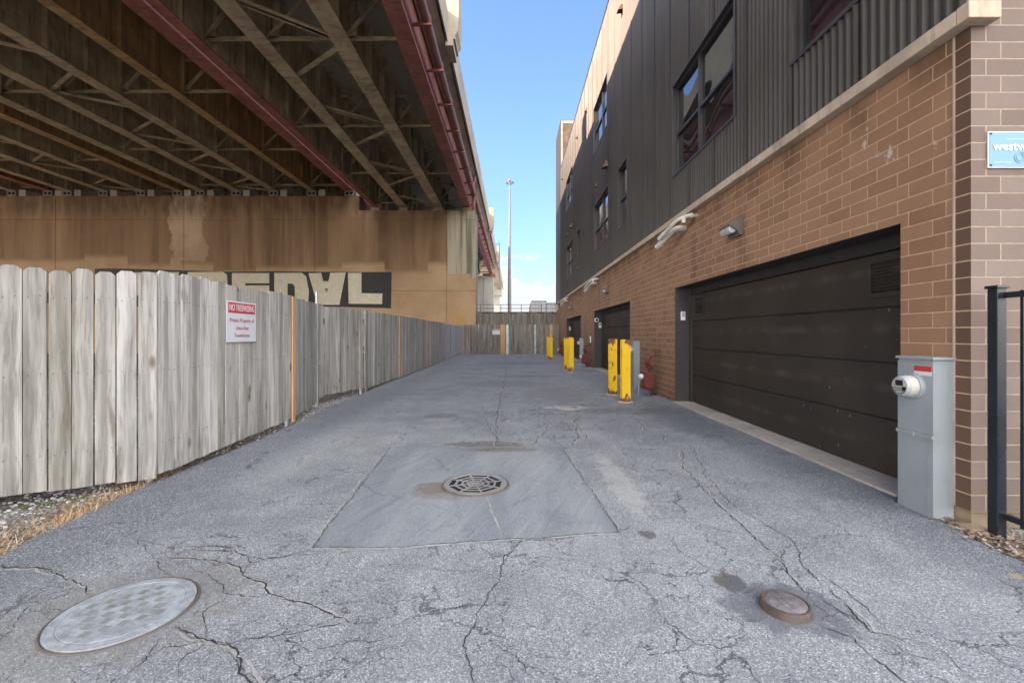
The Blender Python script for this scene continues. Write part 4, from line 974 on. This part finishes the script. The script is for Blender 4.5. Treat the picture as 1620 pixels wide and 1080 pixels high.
while k < 15.22: m.prism([(29.22,k+.09), (29.3,k+.11), (29.3,k)], lambda yy, z: (3.26,yy,z), lambda yy, z: (7,yy,z)); k += .115
m.build('roof_louver', M['trim_tan'], bd, BO)
for (a, b, z0, z1, mu, tr) in wins:
    f = MB(); t_ = .05; xo, xi = XW-.035, XW+.10
    f.box(xo, xi, b-.012, b+.03, z0-.03, z1+.03); f.box(xo, xi, a-.03, a+.012, z0-.03, z1+.03); f.box(xo, xi+.0, a+.012, b-.012, z1-.01, z1+.035); f.box(xo-.01, xi, a+.012, b-.012, z0-.035, z0+.012)
    fi = MB()
    for (y0, y1, u, v) in ((a+.012,a+.012+t_,z0+.012,z1-.01), (b-.012-t_,b-.012,z0+.012,z1-.01), (a+.012+t_,b-.012-t_,z1-.01-t_,z1-.01), (a+.012+t_,b-.012-t_,z0+.012,z0+.012+t_)): fi.box(XW+.035, XW+.098, y0, y1, u, v)
    ys = [a+.012+t_, b-.012-t_]
    if mu: fi.box(XW+.028, XW+.098, mu-.035, mu+.035, z0+.06, z1-.06); ys = [a+.062, mu-.035, mu+.035, b-.062]
    for i in range(0, len(ys), 2): fi.box(XW+.035, XW+.098, ys[i], ys[i+1], tr-.022, tr+.022)
    w = f.build('window', M['bronze'], bd, BO, bevel=.003)
    fi.build('sash', M['bronze'], w, BO)
    for i in range(0, len(ys), 2):
        for (u, v) in ((z0+.06, tr-.022), (tr+.022, z1-.06)):
            p = MB(); rx = random.uniform(-.004,.004); p.box(XW+.075, XW+.085, ys[i], ys[i+1], u, v); po = p.build('pane', M['glass'], w, BO)
vents = [(14.7,5.62,.13), (16.5,5.55,.07), (23.5,5.74,.12), (25.4,5.74,.07), (12.7,9.33,.10), (18.8,9.5,.07), (21.5,9.57,.07), (28.0,9.84,.07)]
for (y, h_, s) in vents:
    m = MB(); z = h_+H
    m.add([(XW-.03,y-s*.35,z+s*1.2), (XW-.03,y+s*.35,z+s*1.2), (XW-.03,y-s,z-s*.5), (XW-.03,y+s,z-s*.5), (XW-.03-s*1.5,y-s*.9,z-s*.8), (XW-.03-s*1.5,y+s*.9,z-s*.8), (XW-.03-s*.5,y-s*.3,z+s*1.1), (XW-.03-s*.5,y+s*.3,z+s*1.1)],
          [(0,1,7,6), (6,7,5,4), (0,6,4,2), (1,3,5,7), (2,4,5,3), (0,2,3,1)]); m.build('vent_hood', M['cone'], bd, BO)
for dy in (0, 8.7, 17.35):
    def P(x, y, z): return (x, y+dy, z)
    m = MB(); m.tube([P(3.2,7.62,3.37), P(3.06,7.62,3.37), P(3.01,7.64,3.365), P(2.93,7.70,3.34), P(2.90,7.73,3.33), P(2.87,7.80,3.31), P(2.78,8.28,3.16)], .034, 12)
    m.tube([P(2.96,7.68,3.35), P(2.96,7.68,3.255)], .036, 12); m.tube([P(2.795,8.20,3.185), P(2.765,8.38,3.13)], .042, 12)
    m.lathe([(.034,0), (.046,.005), (.046,.05), (.036,.055)], P(3.10,7.62,3.37), (-1,0,0), 14); m.build('vent_pipe', M['white_pvc'], bd, BO, smooth=True)
    m = MB(); m.tube([P(3.2,8.12,3.27), P(3.05,8.12,3.27)], .052, 14); m.tube([P(3.07,8.12,3.27), P(3.01,8.13,3.265), P(2.96,8.17,3.24), P(2.93,8.22,3.20), P(2.82,8.55,3.04)], .05, 14); m.tube([P(2.832,8.50,3.06), P(2.80,8.60,3.012)], .058, 14)
    m.build('vent_pipe', M['white_pvc'], bd, BO, smooth=True)

# wall lamps
def wall_lamp(y, z, label):
    o = thing('wall_lamp', label, 'lamp', (XW, y, z), 'lamps over the garage doors')
    m = MB(); m.prism([(0,-.11), (0,.13), (-.03,.13), (-.20,.035), (-.20,.02), (-.09,-.04), (-.05,-.11)], lambda x, zz: (x,-.15,zz), lambda x, zz: (x,.15,zz)); m.build('housing', M['lamp_housing'], o, bevel=.006)
    m = MB(); m.prism([(-.188,.018), (-.195,-.045), (-.17,-.085), (-.12,-.08), (-.088,-.045)], lambda x, zz: (x,-.13,zz), lambda x, zz: (x,.13,zz)); m.build('lens', M['lens'], o, bevel=.012)
    return o
wall_lamp(6.22, 2.80, 'angular brown wall lamp with a pale lens right above the nearest garage door')
wall_lamp(14.75, 2.80, 'brown wall lamp above the middle garage door')
wall_lamp(23.8, 2.80, 'brown wall lamp above the farthest garage door')
def keypad(X, Y, z, w, h, label, name='keypad', axis='Y'):
    o = thing(name, label, 'keypad', (X, Y, z)); m = MB()
    if axis == 'Y': m.box(-w/2, w/2, -.035, 0, -h/2, h/2)
    else: m.box(-.035, 0, -w/2, w/2, -h/2, h/2)
    m.build('case', M['white'], o, bevel=.006); m = MB()
    if axis == 'Y':
        m.box(-w*.35, w*.35, -.038, -.034, -h*.1, h*.38)
    else: m.box(-.038, -.034, -w*.3, w*.3, -h*.3, h*.3)
    m.build('face', M['lens'], o)
keypad(3.31, 8.64, 1.68, .085, .17, 'white keypad on the far jamb of the nearest garage opening')
keypad(3.38, 17.25, 1.68, .10, .20, 'white keypad on the far jamb of the middle garage opening')
keypad(3.36, 26.2, 1.68, .11, .22, 'white keypad on the far jamb of the farthest garage opening')
keypad(XW, 18.05, 1.12, .16, .26, 'white box on the brick beside the second gas meter', 'switch_box', 'X')
o = thing('security_camera', 'small round white camera above the keypad of the middle garage', 'camera', (3.24, 17.25, 1.88))
m = MB(); m.lathe([(0,.0), (.07,0), (.085,.03), (.08,.09), (.05,.1)], (0,0,0), (0,-1,0), 18); m.build('housing', M['white'], o, smooth=True)
m = MB(); m.lathe([(0,.105), (.045,.105), (.05,.095)], (0,0,0), (0,-1,0), 16); m.build('lens', M['dark'], o)

# electric meter cabinets
def cabinet(y0, y1, label, meter=True, group=None):
    xc = 3.005; o = thing('meter_cabinet', label, 'meter cabinet', ((xc+XW)/2, (y0+y1)/2, 0), group); L = o.location
    m = MB(); m.box(xc+.004, XW-.001, y0+.006, y1-.006, -.04, 1.135); m.build('case', M['grey_box'], o, L, bevel=.004)
    m = MB(); m.box(xc, xc+.01, y0, y1, .0, .565); m.build('lower_cover', M['grey_box'], o, L, bevel=.003)
    m = MB(); m.box(xc, xc+.01, y0, y1, .595, 1.12); m.build('upper_cover', M['grey_box'], o, L, bevel=.003)
    m = MB(); m.box(xc-.014, xc+.012, y0-.004, y1, .566, .594); m.box(xc-.02, xc-.012, (y0+y1)/2-.012, (y0+y1)/2+.012, .56, .585); m.build('hinge_bar', M['grey_box'], o, L, bevel=.002)
    m = MB(); m.box(xc-.012, XW, y0-.012, y1+.008, 1.136, 1.156); m.build('lid', M['grey_box'], o, L, bevel=.004)
    yc = (y0+y1)/2 + .005; zc = .935
    mt = MB(); mt.lathe([(.0,.0), (.098,.0), (.098,.018), (.088,.03), (.080,.03)], (xc,yc,zc), (-1,0,0), 32); mt.build('meter_ring', M['grey_box'], o, L, smooth=True)
    mt = MB(); mt.lathe([(.080,.02), (.078,.07), (.077,.085)], (xc,yc,zc), (-1,0,0), 32); mm = mt.build('meter_body', M['white_pvc'], o, L, smooth=True)
    gl = MB(); gl.lathe([(.077,.085), (.075,.100), (.067,.110), (.0,.112)], (xc,yc,zc), (-1,0,0), 32); gl.build('meter_face', M['lens'], mm, L, smooth=True)
    dd = MB(); dd.box(xc-.115, xc-.110, yc-.03, yc+.03, zc+.004, zc+.044); dd.box(xc-.115, xc-.110, yc-.045, yc+.045, zc-.018, zc-.013); dd.box(xc-.115, xc-.110, yc-.035, yc+.035, zc-.034, zc-.030)
    dd.box(xc-.115, xc-.110, yc-.052, yc-.028, zc-.03, zc-.002)
    for a in range(12):
        t = R(190+a*14); dd.obox((xc-.113, yc+.058*math.cos(t), zc+.058*math.sin(t)), (.001,0,0), (0,.002,0), (0,0,.006))
    dd.build('meter_display', M['dark'], mm, L)
    if meter:
        q = MB(); q.box(xc-.003, xc+.001, y0+.012, y0+.15, 1.05, 1.088); q.build('warning_label', M['label_red'], o, L)
        q = MB(); q.box(xc-.003, xc+.001, y0+.012, y0+.15, 1.02, 1.0496); q.build('warning_label', M['sign_white'], o, L)
        q = MB(); q.lathe([(.022,0), (.022,.002), (.020,.002), (.020,0)], (3.10,y0+.006,.26), (0,-1,0), 20); q.build('knockout', M['grey_box'], o, L)
    return o
cabinet(3.165, 3.46, 'tall grey electric meter cabinet at the brick corner with a round glass meter')
cabinet(11.05, 11.36, 'grey electric meter cabinet half hidden behind the rustiest pair of yellow bollards', False)
cabinet(19.9, 20.2, 'grey electric meter cabinet in front of the farthest garage opening', False)
def gas_meter(y, label):
    o = thing('gas_meter', label, 'gas meter', (2.93, y, 0), 'red gas meters along the brick wall')
    m = MB(); m.tube([(.03,0,-.05), (.03,0,.16)], .022, 10); m.tube([(.03,0,.05), (.05,.10,.04), (.2,.16,.02)], .018, 8); m.build('riser', M['gas_pipe'], o, smooth=True)
    m = MB(); m.prism([(-.14,.22), (-.10,.175), (.04,.165), (.075,.20), (.085,.34), (.06,.48), (-.13,.50), (-.145,.44)], lambda x, z: (x,-.1,z), lambda x, z: (x,.1,z)); m.box(-.16,.10,-.012,.012,.15,.36); m.build('meter_body', M['gas_red'], o, bevel=.022)
    m = MB(); m.lathe([(.0,.0), (.055,.0), (.055,.05), (.045,.075), (.0,.08)], (-.16,-.0,.42), (-1,-.2,.1), 16); m.build('index_cap', M['white'], o, smooth=True)
    m = MB(); m.tube([(.0,0,.48), (.0,0,.56)], .03, 10); m.lathe([(.0,-.03), (.045,-.03), (.07,-.008), (.07,.008), (.045,.03), (.02,.035), (.02,.08), (.0,.08)], (-.04,0,.70), (-.8,-.2,.3), 18); m.lathe([(0,-.03), (.05,-.02), (.05,.02), (0,.03)], (.0,0,.60), (.2,-.3,1), 14)
    m.cyl((-.10,0,.62), (.06,0,.64), .016, n=8); m.cyl((-.02,0,.56), (-.02,0,.74), .03, n=10); m.cyl((.06,-.03,.6), (.06,.05,.6), .02, n=8); m.build('regulator', M['gas_red'], o, smooth=True)
    m = MB(); m.tube([(-.01,0,.70), (.0,0,.78), (.01,0,.82), (.04,0,.84), (.11,0,.845), (.125,0,.86), (.13,0,.92), (.145,0,.94), (.26,0,.945)], .014, 10)
    for p_ in ((.02,0,.83), (.12,0,.85), (.135,0,.935)): m.lathe([(0,-.02), (.02,-.012), (.02,.012), (0,.02)], p_, (1,0,1), 10)
    m.build('outlet_pipe', M['gas_pipe'], o, smooth=True)
    m = MB(); m.tube([(-.17,.05,.36), (-.20,.08,.3), (-.22,.1,.1), (-.22,.1,-.02)], .016, 8); m.build('conduit', M['galv'], o, smooth=True)
gas_meter(9.5, 'red gas meter on the brick pier just left of the nearest garage door')
gas_meter(17.95, 'red gas meter on the brick pier beyond the middle garage door')
gas_meter(26.9, 'red gas meter beyond the farthest garage door by the back fence')

# bollards: steel H sections
def make_bollard(x, y, label):
    o = thing('bollard', label, 'bollard', (x, y, 0), 'yellow steel bollards along the garages'); w = .082; t = .014
    m = MB(); m.prism([(-w,-w), (w,-w), (w,-w+t), (t/2,-w+t), (t/2,w-t), (w,w-t), (w,w), (-w,w), (-w,w-t), (-t/2,w-t), (-t/2,-w+t), (-w,-w+t)], lambda a, b: (a,b,-.1), lambda a, b: (a,b,1.22)); m.build('steel_post', M['bollard'], o, bevel=.003)
    m = MB(); n = 18; pr = [(math.cos(2*math.pi*k/n)*.155*random.uniform(.88,1.1), math.sin(2*math.pi*k/n)*.155*random.uniform(.88,1.1)) for k in range(n)]
    m.prism(pr, lambda a, b: (a,b,-.05), lambda a, b: (a*.93,b*.93,.014)); m.build('concrete_collar', M['pad'], o, bevel=.006)
make_bollard(2.19, 9.75, 'yellow bollard with a long rust streak, second nearest, left of the nearest one')
make_bollard(2.20, 8.68, 'nearest yellow bollard, chipped at its top and rusty at its foot')
make_bollard(2.0, 16.7, 'farther post of the middle pair of yellow bollards')
make_bollard(2.03, 15.5, 'nearer post of the middle pair of yellow bollards')
make_bollard(1.96, 24.6, 'farther post of the farthest pair of yellow bollards')
make_bollard(1.99, 23.3, 'nearer post of the farthest pair of yellow bollards')

# black gate leaf at the right edge, standing along the wall
bg_ = thing('steel_gate', 'black steel picket gate post and leaf in front of the brick corner', 'gate', (3.17, 2.90, 0))
m = MB(); m.box(-.031, .031, -.031, .031, -.08, 1.62); m.build('post', M['black_metal'], bg_, bevel=.003)
m = MB(); m.prism([(-.042,-.042), (.042,-.042), (.042,.042), (-.042,.042)], lambda a, b: (a,b,1.62), lambda a, b: (a*.96,b*.96,1.64)); m.build('post_cap', M['black_metal'], bg_, bevel=.003)
for z in (.14, 1.575):
    m = MB(); m.bar((.028,-.032,z), (.028,-1.75,z), .032, .038); m.build('rail', M['black_metal'], bg_, bevel=.003)
for k in range(13):
    m = MB(); m.bar((.028,-.125-.115*k,.10), (.028,-.125-.115*k,1.60), .018, .018, (1,0,0)); m.build('picket', M['black_metal'], bg_)

# blue name sign on the front brick
bs_ = thing('blue_sign', 'pale blue name board screwed to the brick front at the right edge', 'sign', (3.50, YC-.004, 2.59))
m = MB(); m.box(-.235, .235, -.008, 0, -.125, .125); m.build('sign_plate', M['sign_white'], bs_, bevel=.001)
m = MB(); m.box(-.228, .228, -.0105, -.0085, -.118, .118); m.build('blue_face', M['sign_blue'], bs_)
text_mesh('westw', .085, M['sign_white'], 'lettering', bs_, (-.205, -.012, .02), (1,0,0), (0,0,1), .235, .0012, 'LEFT')
m = MB(); m.lathe([(.038,0), (.038,.002), (.0365,.002), (.0365,0)], (-.02,-.011,-.055), (0,-1,0), 28); m.lathe([(.024,0), (.024,.002), (.023,.002), (.023,0)], (-.02,-.011,-.055), (0,-1,0), 24); m.build('round_emblem', M['grey_ink'], bs_)
m = MB(); m.box(-.11,.228,-.0125,-.0105,.068,.071); m.box(-.20,-.08,-.0125,-.0105,-.09,-.087); m.build('thin_line', M['sign_white'], bs_)
m = MB()
for z in (-.108,.108): m.lathe([(0,.004), (.006,.003), (.007,0)], (-.218,-.0105,z), (0,-1,0), 12)
m.build('screw', M['dark'], bs_)
